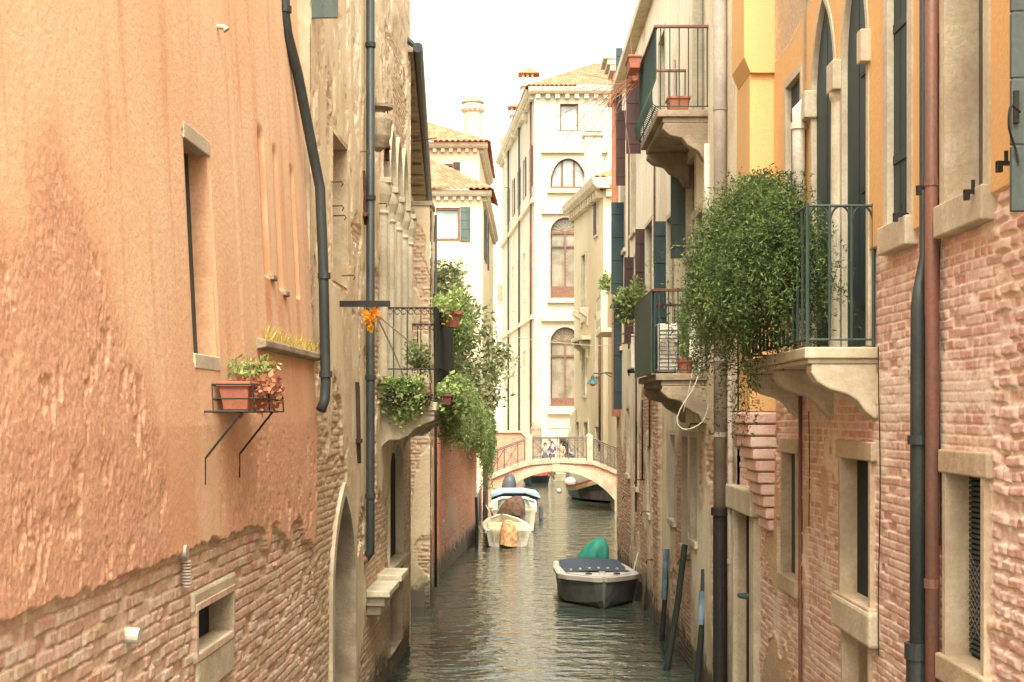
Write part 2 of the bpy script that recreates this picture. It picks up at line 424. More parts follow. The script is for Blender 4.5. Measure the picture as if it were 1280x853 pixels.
L_fern2 = leaf_mat('light_fern_leaf', (88, 108, 62), (138, 156, 92), (178, 188, 120), .4)
L_succ = leaf_mat('succulent_leaf', (112, 138, 76), (160, 180, 106), (196, 208, 140), .3)
L_magn = leaf_mat('magnolia_leaf', (84, 94, 62), (132, 140, 94), (180, 178, 128), .3, .35)
L_dry = leaf_mat('dry_leaf', (140, 90, 66), (186, 124, 92), (214, 160, 124), .2)
L_grass = leaf_mat('dry_grass', (150, 140, 70), (196, 176, 90), (214, 196, 120), .3)

# ================================================================== shared pieces
def shutter(F, s0, s1, o0, o1, z0, z1, m, parent, n=3, name='shutter', louv=False, sub=None):
    """a boarded leaf; the long direction of its thin box decides where the battens go"""
    mb = MB(); 
    perp = abs(s1-s0) < abs(o1-o0)
    mb.box(F, s0, s1, o0, o1, z0, z1)
    for i in range(n):
        z = z0+(z1-z0)*((i+.5)/n if n < 4 else (i+.5)/n)
        h = .035 if not louv else .018
        if perp: mb.box(F, s0-.012, s0+.001, o0+.02, o1-.02, z-h, z+h)
        else: mb.box(F, s0+.02, s1-.02, o1-.001, o1+.012, z-h, z+h)
    k = max(1, int((o1-o0 if perp else s1-s0)/.14))
    for i in range(1, k):
        a = (o0+(o1-o0)*i/k) if perp else (s0+(s1-s0)*i/k)
        if perp: mb.box(F, s0-.004, s0+.001, a-.004, a+.004, z0, z1)
        else: mb.box(F, a-.004, a+.004, o1-.001, o1+.004, z0, z1)
    return mb.build(name, m, parent, bevel=.004)
def hook(F, s, z, o, parent, m=None):
    mb = MB(); mb.box(F, s-.012, s+.012, 0, o, z-.012, z+.012); mb.box(F, s-.02, s+.02, o-.03, o, z-.05, z+.012); mb.box(F, s-.008, s+.008, o*.6, o*.6+.02, z, z+.07)
    return mb.build('shutter_stay', m or M_iron, parent)
def pipe(path, r, m, parent, collars=(), name='downpipe', n=12, rc=1.25):
    mb = MB(); mb.tube(path, r, n)
    ob = mb.build(name, m, parent, smooth=True)
    for p in collars: MB().tube([(p[0], p[1], p[2]-.03), (p[0], p[1], p[2]+.03)], (max(r) if isinstance(r, list) else r)*rc, n).build('collar', m, ob)
    return ob
def rail_end(mb, P0, P1, z0, z1, n, r=.008, arcs='none', rt=.014):
    """a stretch of railing from P0 to P1 (xy), n gaps"""
    P0 = np.array(P0, float); P1 = np.array(P1, float)
    mb.tube([(*P0, z1), (*P1, z1)], rt, 6); mb.tube([(*P0, z0), (*P1, z0)], rt*.8, 6)
    for i in range(n+1):
        p = P0+(P1-P0)*i/n; mb.tube([(*p, z0), (*p, z1)], r, 6)
    g = np.linalg.norm(P1-P0)/n; t = (P1-P0)/np.linalg.norm(P1-P0)
    for i in range(n):
        c = P0+(P1-P0)*(i+.5)/n
        if arcs == 'scroll':
            for sg in (-1, 1):
                cc = c+t*sg*g*.23
                mb.tube([(*(cc+t*math.cos(a)*g*.2), z1-g*.28+math.sin(a)*g*.2) for a in np.linspace(0, 2*PI*.92, 10)], r*.7, 4)
        if arcs == 'gothic':
            h = g*.9
            for sg in (-1, 1):
                mb.tube([(*(c+t*sg*g*.5*math.cos(a)), z1-h+h*math.sin(a)) for a in np.linspace(0, PI/2, 7)], r*.8, 4)
def potshape(c, r0, r1, h): return [(r0*.6, 0), (r0, 0), (r1, h*.8), (r1*1.12, h*.8), (r1*1.12, h), (r1*.9, h), (r1*.85, h*.7), (0.01, h*.7)]

# ================================================================== LEFT: orange house
FL1 = Fr((-2.3776, 1), (-2.0238, 14.4), (1, 0), lean=.05)
house_o = thing('orange_house', (-2.2, 8, 0), 'orange rendered house with brick showing below its plaster, nearest on the left bank', 'house')
oW = op(FL1.s(239), FL1.s(268), FL1.z(255, 445), FL1.z(255, 184))
oH = op(FL1.s(241), FL1.s(286), FL1.z(262, 806), FL1.z(262, 752))
def hfL1(S, Z):
    D = S+1
    edge = 3.18+.05*(fbm(S*3, S*0, 3, 2)-.5)+.5*sst(.35, .62, fbm(S*1.1, Z*.9, 3, 5))*0-(sst(11.3, 12.2, D))*(.9*fbm(S*2.2, Z*2, 4, 8)-.15)
    edge = edge+.06*(fbm(S*9, Z*9, 3, 12)-.5)
    P = sst(-.006, .012, Z-edge)
    ztop = 5.25-np.where(D > 7, .85*(D-7), .6*(7-D))+.5*(fbm(S*2.4, Z*1.6, 4, 15)-.5)
    A = sst(.25, -.15, Z-ztop)*sst(9.0, 8.6, D+.3*(fbm(S*4, Z*4, 3, 4)-.5))
    z2 = 3.95+.6*(fbm(S*3, Z*2, 3, 19)-.5)
    A = np.maximum(A, sst(.25, -.2, Z-z2)*sst(10.0, 10.8, D+.5*(fbm(S*3, Z*3, 3, 9)-.5)))
    A = np.maximum(A, (Z < 3.2)*1.)
    ph = .05+.008*(fbm(S*1.3, Z*.8, 3, 3)-.5)+.0025*(fbm(S*26, Z*22, 3, 6)-.5)
    sc = fbm(S*9, Z*7, 4, 23); pit = np.clip((fbm(S*8, Z*4.5, 5, 29)-.62)*9, 0, 1)
    ph = ph+A*(.005*(sc-.5)-.013*pit+.005*(fbm(S*34, Z*28, 3, 33)-.5)-.012*sst(.52, .5, np.abs(fbm(S*1.3, Z*1.3, 4, 37)-.5)+.5)*0)
    grv = np.zeros_like(S)
    for (x, ya, yb, w) in ((336, 160, 345, .13), (353, 185, 362, .10), (373.5, 210, 372, .10)):
        s0 = FL1.s(x); za, zb = FL1.z(x, ya), FL1.z(x, yb)
        ph = ph-.04*sst(w, w*.6, np.abs(S-s0))*sst(za+.05, za-.1, Z)*sst(zb-.02, zb+.02, Z)
        grv = np.maximum(grv, sst(w*1.3, w*.5, np.abs(S-s0+.02*np.sin(Z*9)))*sst(za+.05, za-.1, Z)*sst(zb-.9, zb-.1, Z)*(1.4 if x == 336 else 1.))
    s0 = FL1.s(303); ph = ph+.005*sst(.10, .03, np.abs(S-s0))*(Z > 4.3)
    H, M, B = bricks(S, Z, .27, .08, 40, .017, .010, .012, .22)
    lump = fbm(S*5, Z*5, 4, 50); M = np.maximum(M*1., sst(.6, .7, lump)*.8)
    H = H+(lump-.5)*.012
    d2 = np.abs(Z-ztop+.2); halo = np.clip(sst(.75, .0, d2)*sst(10.2, 8.8, D)+.8*sst(10.9, 11.8, D)*sst(5.0, 4.2, Z)+.7*sst(.5, .2, np.abs(D-9.2))*sst(5.2, 4.2, Z), 0, 1)*(.55+.6*fbm(S*2.5, Z*.5, 4, 61))
    halo = np.maximum(halo, grv)
    B = np.where(P > .5, np.clip(halo, 0, 1.5), B)
    return H*(1-P)+ph*P, P, M, B, A
relief('wall', FL1, cols(FL1, 0, FL1.L, .62, .03, [oW, oH]), rows([(-.6, 1.4, .06), (1.4, 6.0, .0072), (6.0, 8.6, .012), (8.6, 11, .2)], [oW, oH]), hfL1, [oW, oH], M_orange, house_o, lip=.04)
shell('side_wall', FL1, 0, FL1.L, 7, -.6, 11, M_side, house_o)
w = window(FL1, oW, house_o, M_orangepl, .10, 0)
MB().box(FL1, oW['s0']+.0, oW['s1']+.0, -.14, -.095, oW['z0'], oW['z1']).build('shutter', M_shut, w)
MB().box(FL1, oW['s0']-.02, oW['s1']+.06, -.03, .055, oW['z1']-.005, oW['z1']+.11).build('lintel', M_stoneP, w, bevel=.008)
MB().box(FL1, oW['s0']-.02, oW['s1']+.04, -.2, .055, oW['z0']-.10, oW['z0']+.004).build('sill', M_stoneP, w, bevel=.008)
w = window(FL1, oH, house_o, M_stoneD, .15, 0, back=M_dark, name='cellar_opening')
MB().box(FL1, oH['s0']-.1, oH['s1']+.1, -.05, .035, oH['z1']-.01, oH['z1']+.13).build('lintel', M_stone, w, bevel=.02)
MB().box(FL1, oH['s0']+.02, oH['s1']+.04, -.14, .035, oH['z0']-.3, oH['z0']+.01).build('sill', M_stone, w, bevel=.02)
a0 = FL1.s(318); zL = FL1.z(340, 430)
mb = MB(); mb.oz(FL1, [(0, zL+.03), (.13, zL), (.13, zL-.06), (0, zL-.09)], a0, FL1.L+.02)
led = mb.build('stone_ledge', M_stoneD, house_o, bevel=.01)
for x, y in ((342, 344), (357, 364)):
    s, z = FL1.at(x, y); MB().box(FL1, s-.1, s+.08, .0, .085, z-.05, z).build('small_ledge', M_stoneD, house_o, bevel=.01)
rg = np.random.default_rng(3); n = 500
s = a0+.1+(FL1.L-a0-.1)*rg.random(n)**1.0; P = np.array([FL1(a, .02+.09*b, zL+.0) for a, b in zip(s, rg.random(n))])
tag(leaves('grass', P, .11, L_grass, None, (P[0][0], P[0][1], zL), .06, np.tile([.1, 0, 1.], (n, 1)), 5, .3), 'tuft of dry yellow grass growing along the stone ledge', 'grass', kind='stuff')
s, z = FL1.at(155, 793); q = FL1(s, 0, z); MB().tube([FL1(s, -.02, z), FL1(s, .09, z-.01)], .045, 16).build('vent_stub', M_whitep, house_o)
s, z = FL1.at(221, 690); mb = MB(); mb.tube([FL1(s, 0, z), FL1(s, .07, z)], .045, 14)
ob = mb.build('vent_hose', M_pipeG, house_o)
mb = MB()
for k in range(9): mb.tube([FL1(s+.04, .055, z-.06-k*.02), FL1(s+.04, .055, z-.07-k*.02)], .03+.003*(k % 2), 12)
mb.build('ribbed_hose', M_pipeG, ob)
s, z = FL1.at(288, 33); MB().lathe((0, 0, 0), [(.02, 0), (.02, .01)], 6).v
MB().tube([FL1(s, 0, z), FL1(s, .1, z-.005), FL1(s, .12, z-.03)], [.02, .02, .028], 10).build('peg', M_stone, house_o)
# downpipe hugging the corner
pp = [PT(354, -60, 13.6), PT(356, 20, 13.6), PT(359, 42, 13.65), PT(372, 92, 13.9), PT(394, 205, 14.2), PT(400, 235, 14.25), PT(404, 330, 14.25), PT(407, 480, 14.25), PT(406, 500, 14.25), PT(401, 513, 14.2)]
pipe(pp, .052, M_pipeD, house_o, [PT(405, 345, 14.25), PT(407, 468, 14.25), PT(356, 12, 13.6)])

# flower rack
rk = thing('flower_rack', FL1(10.0, 0, 4.1), 'wire flower rack on iron brackets fixed to the orange wall', 'plant rack')
s1, s2 = FL1.s(247), FL1.s(291); zr = FL1.z(270, 513)-.01
ra, rb = s1+.25, s1+1.35; O1 = .34; O0 = .05
mb = MB()
for z in (zr, zr+.09, zr+.19):
    mb.tube([FL1(a, o, z) for a, o in ((ra, O0), (ra, O1), (rb, O1), (rb, O0), (ra, O0))], .006, 5)
for a, o in ((ra, O0), (ra, O1), (rb, O1), (rb, O0), ((ra+rb)/2, O1)): mb.tube([FL1(a, o, zr), FL1(a, o, zr+.19)], .006, 5)
for k in range(1, 6): mb.tube([FL1(ra+(rb-ra)*k/6, O0, zr), FL1(ra+(rb-ra)*k/6, O1, zr)], .005, 5)
mb.build('basket', M_iron, rk)
mb = MB()
for a in (s1, s2):
    mb.tube([FL1(a, .04, zr), FL1(a+.05, O1, zr)], .009, 6); mb.tube([FL1(a, .045, zr-.33), FL1(a+.05, O1-.04, zr)], .009, 6); mb.tube([FL1(a, .05, zr-.33), FL1(a, .05, zr-.5)], .008, 6)
mb.build('bracket', M_iron, rk)
c1 = FL1(ra+.33, .20, zr+.012); c2 = FL1(rb-.22, .2, zr+.012)
def terr(c, r0, r1, h, lab, group=None, name='flower_pot'):
    return tag(MB().lathe(c, potshape(c, r0, r1, h), 20).build(name, M_terra, None, c, smooth=False), lab, 'flower pot', group)
def trough(F, sa, sb, oa, ob, z, h, lab, group=None, m=None):
    mb = MB(); i = .025
    A = [F(sa+i, oa+i, z), F(sb-i, oa+i, z), F(sb-i, ob-i, z), F(sa+i, ob-i, z)]; B = [F(sa, oa, z+h), F(sb, oa, z+h), F(sb, ob, z+h), F(sa, ob, z+h)]
    mb.prism(A, B); mb.box(F, sa-.012, sb+.012, oa-.012, ob+.012, z+h-.035, z+h)
    return tag(mb.build('flower_trough', m or M_terra, None, F((sa+sb)/2, (oa+ob)/2, z), bevel=.006), lab, 'flower trough', group)
trough(FL1, ra+.06, ra+.62, .08, .30, zr+.012, .2, 'terracotta trough full of dried leaves in the wire rack')
terr(c2, .10, .135, .26, 'round terracotta pot at the far end of the wire rack')
c3 = FL1(rb-.1, .16, zr+.285)
mb = MB()
for k in range(2): mb.lathe((c2[0], c2[1], c2[2]+.262+k*.052), [(.09, 0), (.12, .03), (.135, .03), (.135, .052), (.1, .052)], 20)
tag(mb.build('pot_stack', M_terra, None, (c2[0], c2[1], c2[2]+.262)), 'stack of nested empty terracotta pots on the far pot in the rack', 'flower pots')
rg = np.random.default_rng(8); n = 900
P = np.array([FL1(ra+.1+1.0*rg.random(), .14+.22*rg.random(), zr+.12+.13*rg.random()-(.14*rg.random() if k % 3 == 0 else 0)) for k in range(n)])
tag(leaves('dried_plant', P, .05, L_dry, None, (P[0][0], P[0][1], zr), .7, None, 9), 'withered brown plant drooping over the rim of the terracotta trough', 'plant')
n = 420; t_ = rg.random(n)
P = np.array([FL1(ra+.62+.34*(rg.random()-.5)*(.4+a), .2+.26*(rg.random()-.5)*(.4+a), zr+.19+.2*a) for a in t_])
tag(leaves('green_plant', P, .05, L_succ, None, (P[0][0], P[0][1], zr), .35, None, 10), 'small green leafy plant between the terracotta pots of the rack', 'plant')

# ================================================================== LEFT: beige peeling house
FL2 = Fr((-2.083, 14.42), (-1.806, 24.9), (1, 0))
house_b = thing('beige_house', (-2, 19, 0), 'beige house with peeling render and water arch beside the orange house', 'house')
oB = op(FL2.s(412), FL2.s(430), FL2.z(420, 355), FL2.z(420, 175))
oA = op(FL2.s(413), FL2.s(440), -.6, FL2.z(431, 618), 'point', 1.15)
oD = op(FL2.s(485), FL2.s(501), FL2.z(493, 700), FL2.z(493, 556), 'round', .35)
oD2 = op(FL2.s(485), FL2.s(501), .35, FL2.z(493, 712), None)
G0 = FL2.s(474); goth = [op(G0+.95*k, G0+.95*k+.72, 4.3, 8.45, 'point', .75) for k in range(4)]
opsL2 = [oB, oA, oD, oD2]+goth
def hfL2(S, Z):
    n1 = fbm(S*.8, Z*.55, 5, 70); n2 = fbm(S*3, Z*3, 4, 74)
    low = sst(3.9, 2.2, Z)*.26+sst(4.2, 6.5, S)*.17
    v = n1+.25*(n2-.5)-low
    P = sst(.335, .365, v)
    A = sst(.44, .36, v)+.6*sst(.56, .66, fbm(S*1.6, Z*.9, 4, 77)); A = np.clip(A, 0, 1)
    crack = np.clip((fbm(S*5, Z*2.2, 5, 80)-.57)*8, 0, 1)*sst(4.8, 6, Z)
    ph = .038+.01*(fbm(S*2, Z*1.5, 3, 83)-.5)+A*.02*(fbm(S*12, Z*10, 4, 85)-.5)-.028*crack
    H, M, B = bricks(S, Z, .26, .075, 88, .013, .010, .014, .2)
    return H*(1-P)+ph*P, P, M, B, A
relief('wall', FL2, cols(FL2, 0, FL2.L, .8, .02, opsL2), rows([(-.6, .0, .1), (.0, 10, .0125), (10, 12.4, .1)], opsL2), hfL2, opsL2, M_beige, house_b, lip=.03)
shell('side_wall', FL2, 0, FL2.L, 6, -.6, 12.4, M_side, house_b)
window(FL2, oB, house_b, M_mortarpl, .2, 0, back=M_whitep, backname='infill', name='blind_window')
w = window(FL2, oA, house_b, M_stone, .55, .16, .05, back=M_stoneD, backname='door_panel', name='water_gate', mrev=M_stoneD)
mb = MB(); mb.box(FL2, oA['s0'], oA['s1'], -.548, -.48, 2.1, 2.2); mb.box(FL2, oA['s0'], oA['s1'], -.548, -.5, 1.2, 1.28); mb.build('transom', M_stoneD, w)
window(FL2, oD, house_b, M_stone, .09, .1, .04, back=M_dark, name='window', sill=(.1, .12, .1))
window(FL2, oD2, house_b, M_stoneD, .14, .08, .03, back=M_stoneD, backname='infill', name='blocked_doorway')
for k, g in enumerate(goth):
    w = window(FL2, g, house_b, M_stone, .07, .07, .07, back=M_dark, name='gothic_window')
for k in range(5):
    s = G0-.115+.95*k; c = FL2(s, .06, 0)
    col = MB().lathe((c[0], c[1], 4.3), [(.11, 0), (.11, .1), (.08, .14), (.075, 2.62), (.095, 2.66), (.08, 2.7), (.085, 2.78), (.13, 2.92), (.14, 3.0), (.14, 3.08)], 16).build('column', M_stone, house_b, smooth=False)
    mb = MB(); mb.box(FL2, s-.13, s+.13, -.04, .2, 7.38, 7.46); mb.build('capital', M_stone, col, bevel=.01)
# flue corbel
s, z = FL2.at(458, 150); c = FL2(s, .16, 0)
mb = MB().lathe((c[0], c[1], FL2.z(458, 190)), [(.03, 0), (.1, .05), (.17, .2), (.19, .42), (.16, .5), (.1, .5), (.1, .56), (.2, .58), (.2, .62), (.01, .64)], 16); mb.box(FL2, s-.1, s+.1, 0, .12, FL2.z(458, 175), FL2.z(458, 150)); mb.build('flue_corbel', M_stoneD, house_b)
# main pipe
s = FL2.s(463, .12); c = FL2(s, .12, 0); z0 = FL2.z(463, 690, .12)
pipe([(c[0], c[1], 12.3), (c[0], c[1], z0+.1), (c[0], c[1], z0), (c[0]-.06, c[1]-.02, z0-.09)], .056, M_pipeD, house_b, [(c[0], c[1], q) for q in (3.0, 4.55, 6.9, 8.9)])
MB().tube([(c[0]-.05, c[1]-.02, z0-.08), (c[0]-.12, c[1]-.04, z0-.13)], .06, 12).build('pipe_outlet', M_copper, house_b)
# iron bar with yellow flower
s = FL2.s(421); z = FL2.z(421, 380)
MB().box(FL2, s-.015, s+.015, 0, .62, z-.035, z+.035).build('iron_bar', M_iron, house_b)
c = FL2(s-.02, .40, z-.04); mb = MB(); rg = np.random.default_rng(4)
P = np.array([(c[0]+rg.normal()*.03, c[1]+rg.normal()*.03, c[2]-.13+rg.normal()*.05) for _ in range(60)])
L_yel = leaf_mat('yellow_petal', (200, 80, 30), (240, 180, 30), (250, 205, 60), .3)
tag(leaves('yellow_pinwheel', P, .09, L_yel, None, c, .6, None, 3), 'yellow and orange paper flower tied under the black iron bar', 'ornament')
rope = MB().tube([FL2(s, .42, z-.05), FL2(s+1.6, .5, z-.52), FL2(s+4.2, .35, z-.75), FL2(s+5.2, .4, 4.5)], .008, 5).tube([FL2(s, .36, z-.04), FL2(s+2, .6, z-.3), FL2(s+4.4, .8, z-.6)], .008, 5)
tag(rope.build('clothes_rope', M_stoneP, None, c), 'slack white rope running from the iron bar to the left balcony', 'rope')
# rusty bits
for (x, ya, yb, w_, o_) in ((442, 478, 580, .05, .05), (451, 215, 280, .03, .04), (479, 130, 200, .03, .05)):
    s = FL2.s(x); za, zb = FL2.z(x, ya), FL2.z(x, yb); mb = MB(); mb.sz(FL2, [(s-w_-.06, za), (s+w_-.06, za-.05), (s+w_+.08, zb), (s-w_+.1, zb+.02)], 0, o_+.03); mb.box(FL2, s-.1, s+.1, .02, .1, (za+zb)/2-.25, (za+zb)/2-.2)
    mb.build('wall_anchor', M_rust if x != 442 else M_oldwood, house_b)
for x, y in ((411, 228), (412, 258), (415, 270), (427, 345), (447, 190), (470, 255)):
    s, z = FL2.at(x, y); mb = MB(); mb.tube([FL2(s, 0, z), FL2(s, .14, z+.005), FL2(s, .16, z-.02), FL2(s, .14, z-.05)], .008, 5); mb.build('iron_hook', M_rust, house_b)
# landing slabs
s = FL2.s(468)
for i, (a, b, o_, zt, h) in enumerate(((-1.1, .1, .34, 1.72, .09), (.25, 1.2, .36, 1.78, .1), (-1.0, .0, .26, 1.62, .12), (-.9, -.1, .2, 1.49, .12), (.3, 1.0, .22, 1.67, .14))):
    MB().box(FL2, s+a, s+b, 0, o_, zt-h, zt-.002*i).build('landing_slab', M_stoneP, house_b, bevel=.015)
# green shutter high up
shutter(FL2, .08, .12, .0, .30, FL2.z(392, 34), 11, M_shutG, house_b, 4)

# left balcony
bs0 = 20.45-14.42; bs1 = bs0+3.8; bo = .84
bal = MB(); bal.box(FL2, bs0, bs1, 0, bo, 4.12, 4.24); bal.box(FL2, bs0+.03, bs1-.03, 0, bo-.03, 4.06, 4.12)
slab = bal.build('balcony', M_stone, house_b, bevel=.01)
prof = [(0, 4.06), (.8, 4.06), (.8, 3.98), (.66, 3.93), (.52, 3.86), (.42, 3.76), (.3, 3.7), (.15, 3.7), (.06, 3.62), (0, 3.45)]
for a in (bs0+.05, (bs0+bs1)/2, bs1-.25): MB().oz(FL2, prof, a, a+.2).build('bracket', M_stone, slab, bevel=.01)
mb = MB(); A = FL2(bs0+.03, .02, 0)[:2]; B = FL2(bs0+.03, bo-.03, 0)[:2]; C_ = FL2(bs1-.03, bo-.03, 0)[:2]; D_ = FL2(bs1-.03, .02, 0)[:2]
rail_end(mb, A, B, 4.3, 5.6, 4, .008, 'scroll'); rail_end(mb, B, C_, 4.3, 5.6, 14, .008, 'scroll'); rail_end(mb, D_, C_, 4.3, 5.6, 4, .008, 'scroll')
mb.tube([(*A, 4.72), (*B, 4.72)], .012, 6)
mb.build('railing', M_iron, slab)
tag(MB().box(FL2, bs0+.04, bs1-.1, bo-.025, bo-.012, 4.75, 5.62).build('privacy_screen', M_dark, None, FL2(bs0+1.8, bo, 4.75)), 'black sheet fixed along the front railing of the left balcony', 'screen')
gp = 'flower troughs on the left balcony'
trough(FL2, bs0-.22, bs0-.02, .12, .78, 4.2, .16, 'dark wooden trough under pale succulents on the near rail of the left balcony', gp, M_oldwood)
trough(FL2, bs0+.3, bs0+1.4, bo+.0, bo+.2, 4.2, .16, 'brown trough hung on the canal side of the left balcony', gp, M_rust)
def clump(name, F, s, o, z, rs, ro, rz, n, size, m, lab, cat='plant', asp=.4, seed=1, droop=0., group=None):
    rg = np.random.default_rng(seed); k = 9
    cs = [(s+rs*(rg.random()*2-1)*.75, o+ro*(rg.random()*2-1)*.7, z+rz*(rg.random()*2-1)*.6) for _ in range(k)]
    P = []
    for i in range(n):
        c = cs[rg.integers(k)]; d = rg.normal(size=3); d /= np.linalg.norm(d); r = rg.random()**.4
        P.append(F(c[0]+d[0]*r*rs*.4, c[1]+d[1]*r*ro*.5, c[2]+d[2]*r*rz*.5-droop*rg.random()**3))
    P = np.array(P); b = F(s, o, z-rz)
    return tag(leaves(name, P, size, m, None, b, asp, None, seed), lab, cat, group)
clump('succulent', FL2, bs0-.13, .45, 4.42, .2, .44, .2, 3600, .055, L_succ, 'pale green succulents heaped over the near rail of the left balcony', seed=21, asp=.6, droop=.4)
clump('succulent', FL2, bs0+.9, bo+.14, 4.45, .85, .18, .22, 3600, .055, L_succ, 'pale green succulents in the trough on the canal side of the left balcony', seed=22, asp=.6, droop=.3)
clump('trailing_plant', FL2, bs0+2.3, bo+.1, 4.35, 1.5, .22, .32, 7000, .06, L_fern2, 'bright feathery greenery spilling over the canal edge of the left balcony', seed=29, asp=.35, droop=.55)
c = FL2(bs0+1.1, bo+.12, 5.38); terr(c, .12, .17, .24, 'brown terracotta pot hooked on top of the black balcony screen')
clump('pot_plant', FL2, bs0+1.1, bo+.1, 5.72, .55, .26, .2, 1300, .06, L_succ, 'bushy yellow green plant spilling from the pot on the black screen', seed=23, asp=.5, droop=.2)
clump('pot_plant', FL2, bs0+1.2, .5, 4.9, .3, .25, .4, 900, .06, L_fern2, 'leafy green plant standing behind the scrolled railing of the left balcony', seed=24, asp=.4)
c = FL2(bs0+1.2, .5, 4.24); terr(c, .1, .15, .24, 'terracotta pot on the floor of the left balcony')
# coiled hose on slab
mb = MB(); c = FL2(bs0-.08, .1, 4.45)
mb.tube([(c[0]+.14*math.cos(a)*(1+.02*a), c[1]-.02*a, c[2]-.1+.15*math.sin(a)) for a in np.linspace(0, 14, 60)], .011, 5)
tag(mb.build('hose', M_iron, None, c), 'coiled black hose hanging beside the left balcony trough', 'hose')

# ================================================================== LEFT: eaved house, garden wall, tree
FL3 = Fr((-2.15, 25.0), (-3.4, 52), (1, 0))
house_e = thing('eaved_house', (-2.6, 34, 0), 'tall brick house with a deep gutter eave behind the beige house', 'house')
FP = Fr((-2.25, 29.9), (-1.72, 29.9), (0, -1))
def hfP(S, Z):
    H, M, B = bricks(S, Z, .26, .075, 120, .02, .012, .03, .2)
    P = sst(.44, .48, fbm(S*1.5, Z*.8, 4, 121)); return H*(1-P)+.03*P, P, M, B, P*.7
def hf3(S, Z):
    H, M, B = bricks(S, Z, .26, .09, 130, .02, .012, .03, .2); P = sst(.42, .47, fbm(S*.6, Z*.6, 4, 131)); return H*(1-P)+.03*P, P, M, B, P*.6
relief('wall', FL3, cols(FL3, 0, FL3.L, 1, .12, []), rows([(-.6, 10.5, .05)], []), hf3, [], M_beige, house_e)
shell('side_wall', FL3, 0, FL3.L, 6, -.6, 10.5, M_side, house_e)
ch = relief('chimney_breast', FP, np.arange(0, .531, .012), rows([(-.6, 8.5, .018)], []), hfP, [], M_beige, house_e)
FPs = Fr((-1.72, 29.9), (-1.72, 30.8), (1, 0))
relief('side_face', FPs, np.arange(0, .91, .03), rows([(-.6, 8.5, .03)], []), hfP, [], M_beige, ch)
mb = MB(); mb.box(W3, -2.3, -1.66, 29.84, 30.85, 8.44, 8.54); mb.build('cap', M_stoneD, ch, bevel=.01)
mb = MB(); mb.box(W3, -2.27, -1.69, 29.87, 30.82, 5.0, 5.1); mb.build('band', M_stoneD, ch, bevel=.01)
mb = MB(); mb.oz(FL3, [(-6, 12.6), (-.3, 10.5), (.42, 10.42), (.42, 10.34), (-.3, 10.34)], -.4, FL3.L)
rf = mb.build('roof', M_stoneD, house_e)
mb = MB(); mb.tube([FL3(0-.4, .5, 10.42), FL3(FL3.L, .5, 10.42)], .09, 10); mb.tube([FL3(-.35, .45, 10.45), FL3(-.35, .15, 10.7), FL3(-.35, -.1, 10.8)], .05, 8); mb.build('gutter', M_pipeD, rf)
mb = MB()
for k in range(16): mb.box(FL3, .3+k*1.7, .42+k*1.7, 0, .38, 10.28, 10.34)
mb.build('rafter', M_stoneD, rf)
for (y, xa, xb) in ((132, 516, 531), (176, 516, 547)):
    z = CAMZ+(HY-y)/FPX*29.8; MB().tube([((xa-HX)/FPX*29.8, 29.85, z), ((xb-HX)/FPX*29.8, 29.6, z+.02)], .013, 5).build('iron_hook', M_rust, house_e)
pipe([(-1.66, 30.95, 8.4), (-1.66, 30.95, .3)], .03, M_pipeD, house_e, [(-1.66, 31, 3), (-1.66, 31, 6)])

FL4 = Fr((-2.12, 30.9), (-1.16, 46.6), (1, 0))
gwall = thing('garden_wall', (-1.7, 38, 0), 'high red brick garden wall rising from the canal under the hanging greenery', 'wall')
oG = [op(2.3, 3.0, 1.6, 3.2), op(4.2, 4.7, .8, 2.6)]
def hf4(S, Z):
    H, M, B = bricks(S, Z, .25, .075, 150, .014, .01, .02, .12)
    P = sst(.58, .62, fbm(S*.35+3, Z*.8, 4, 151)+.12*sst(5.6, 4.4, S)-.04); return H*(1-P)+.02*P, P*.8, M, B, P
relief('brick_face', FL4, cols(FL4, 0, FL4.L, .6, .05, oG), rows([(-.6, 0, .1), (0, 3.95, .018)], oG), hf4, oG, M_redbrick, gwall)
mb = MB(); mb.box(FL4, 0, FL4.L, -.45, -.02, -.6, 3.94); mb.v; mb.build('core', M_side, gwall)
MB().box(FL4, -.1, FL4.L+.1, -.5, .06, 3.94, 4.03).build('coping', M_stoneD, gwall, bevel=.015)
for o in oG:
    MB().sz(FL4, oprof(o), -.019, -.015).build('blocked_opening', M_stoneD, gwall)
    MB().box(FL4, o['s0']-.1, o['s1']+.1, -.01, .05, o['z1'], o['z1']+.12).build('lintel', M_stone, gwall, bevel=.01)
MB().box(FL4, -.1, .12, 0, .12, -.6, 3.3).build('stone_quoin', M_stone, gwall, bevel=.02)
# small pier carrying brick buttress
MB().box(FL4, 3.4, 3.75, .0, .16, -.6, 3.5).build('buttress', M_redbrick, gwall, bevel=.02)
# garden ground
tag(MB().box(W3, -12, -1.35, 52.0, 58, -.6, 1.0).build('garden_ground', M_stoneD, None, (-5, 50, 0)), kind='structure')
tag(MB().add([FL4(0, -.4, 1.0), FL4(FL4.L, -.4, 1.0), (-1.5, 52, 1.0), (-3.3, 52, 1.0), (-2.3, 31, 1.0)], [(0, 1, 2, 3, 4)]).build('ground', M_stoneD, None, (-2, 45, 1)), kind='structure')
FL5 = Fr((-1.3, 46.7), (-1.25, 58.5), (1, 0))
low = thing('quay_wall', (-1.3, 52, 0), 'low stone quay wall behind the moored boats before the bridge', 'wall')
MB().box(FL5, 0, FL5.L, -.4, 0, -.6, 1.15).build('wall', M_stoneD, low, bevel=.02)
MB().box(FL5, -.0, FL5.L, -.45, .05, 1.15, 1.27).build('coping', M_stone, low, bevel=.02)
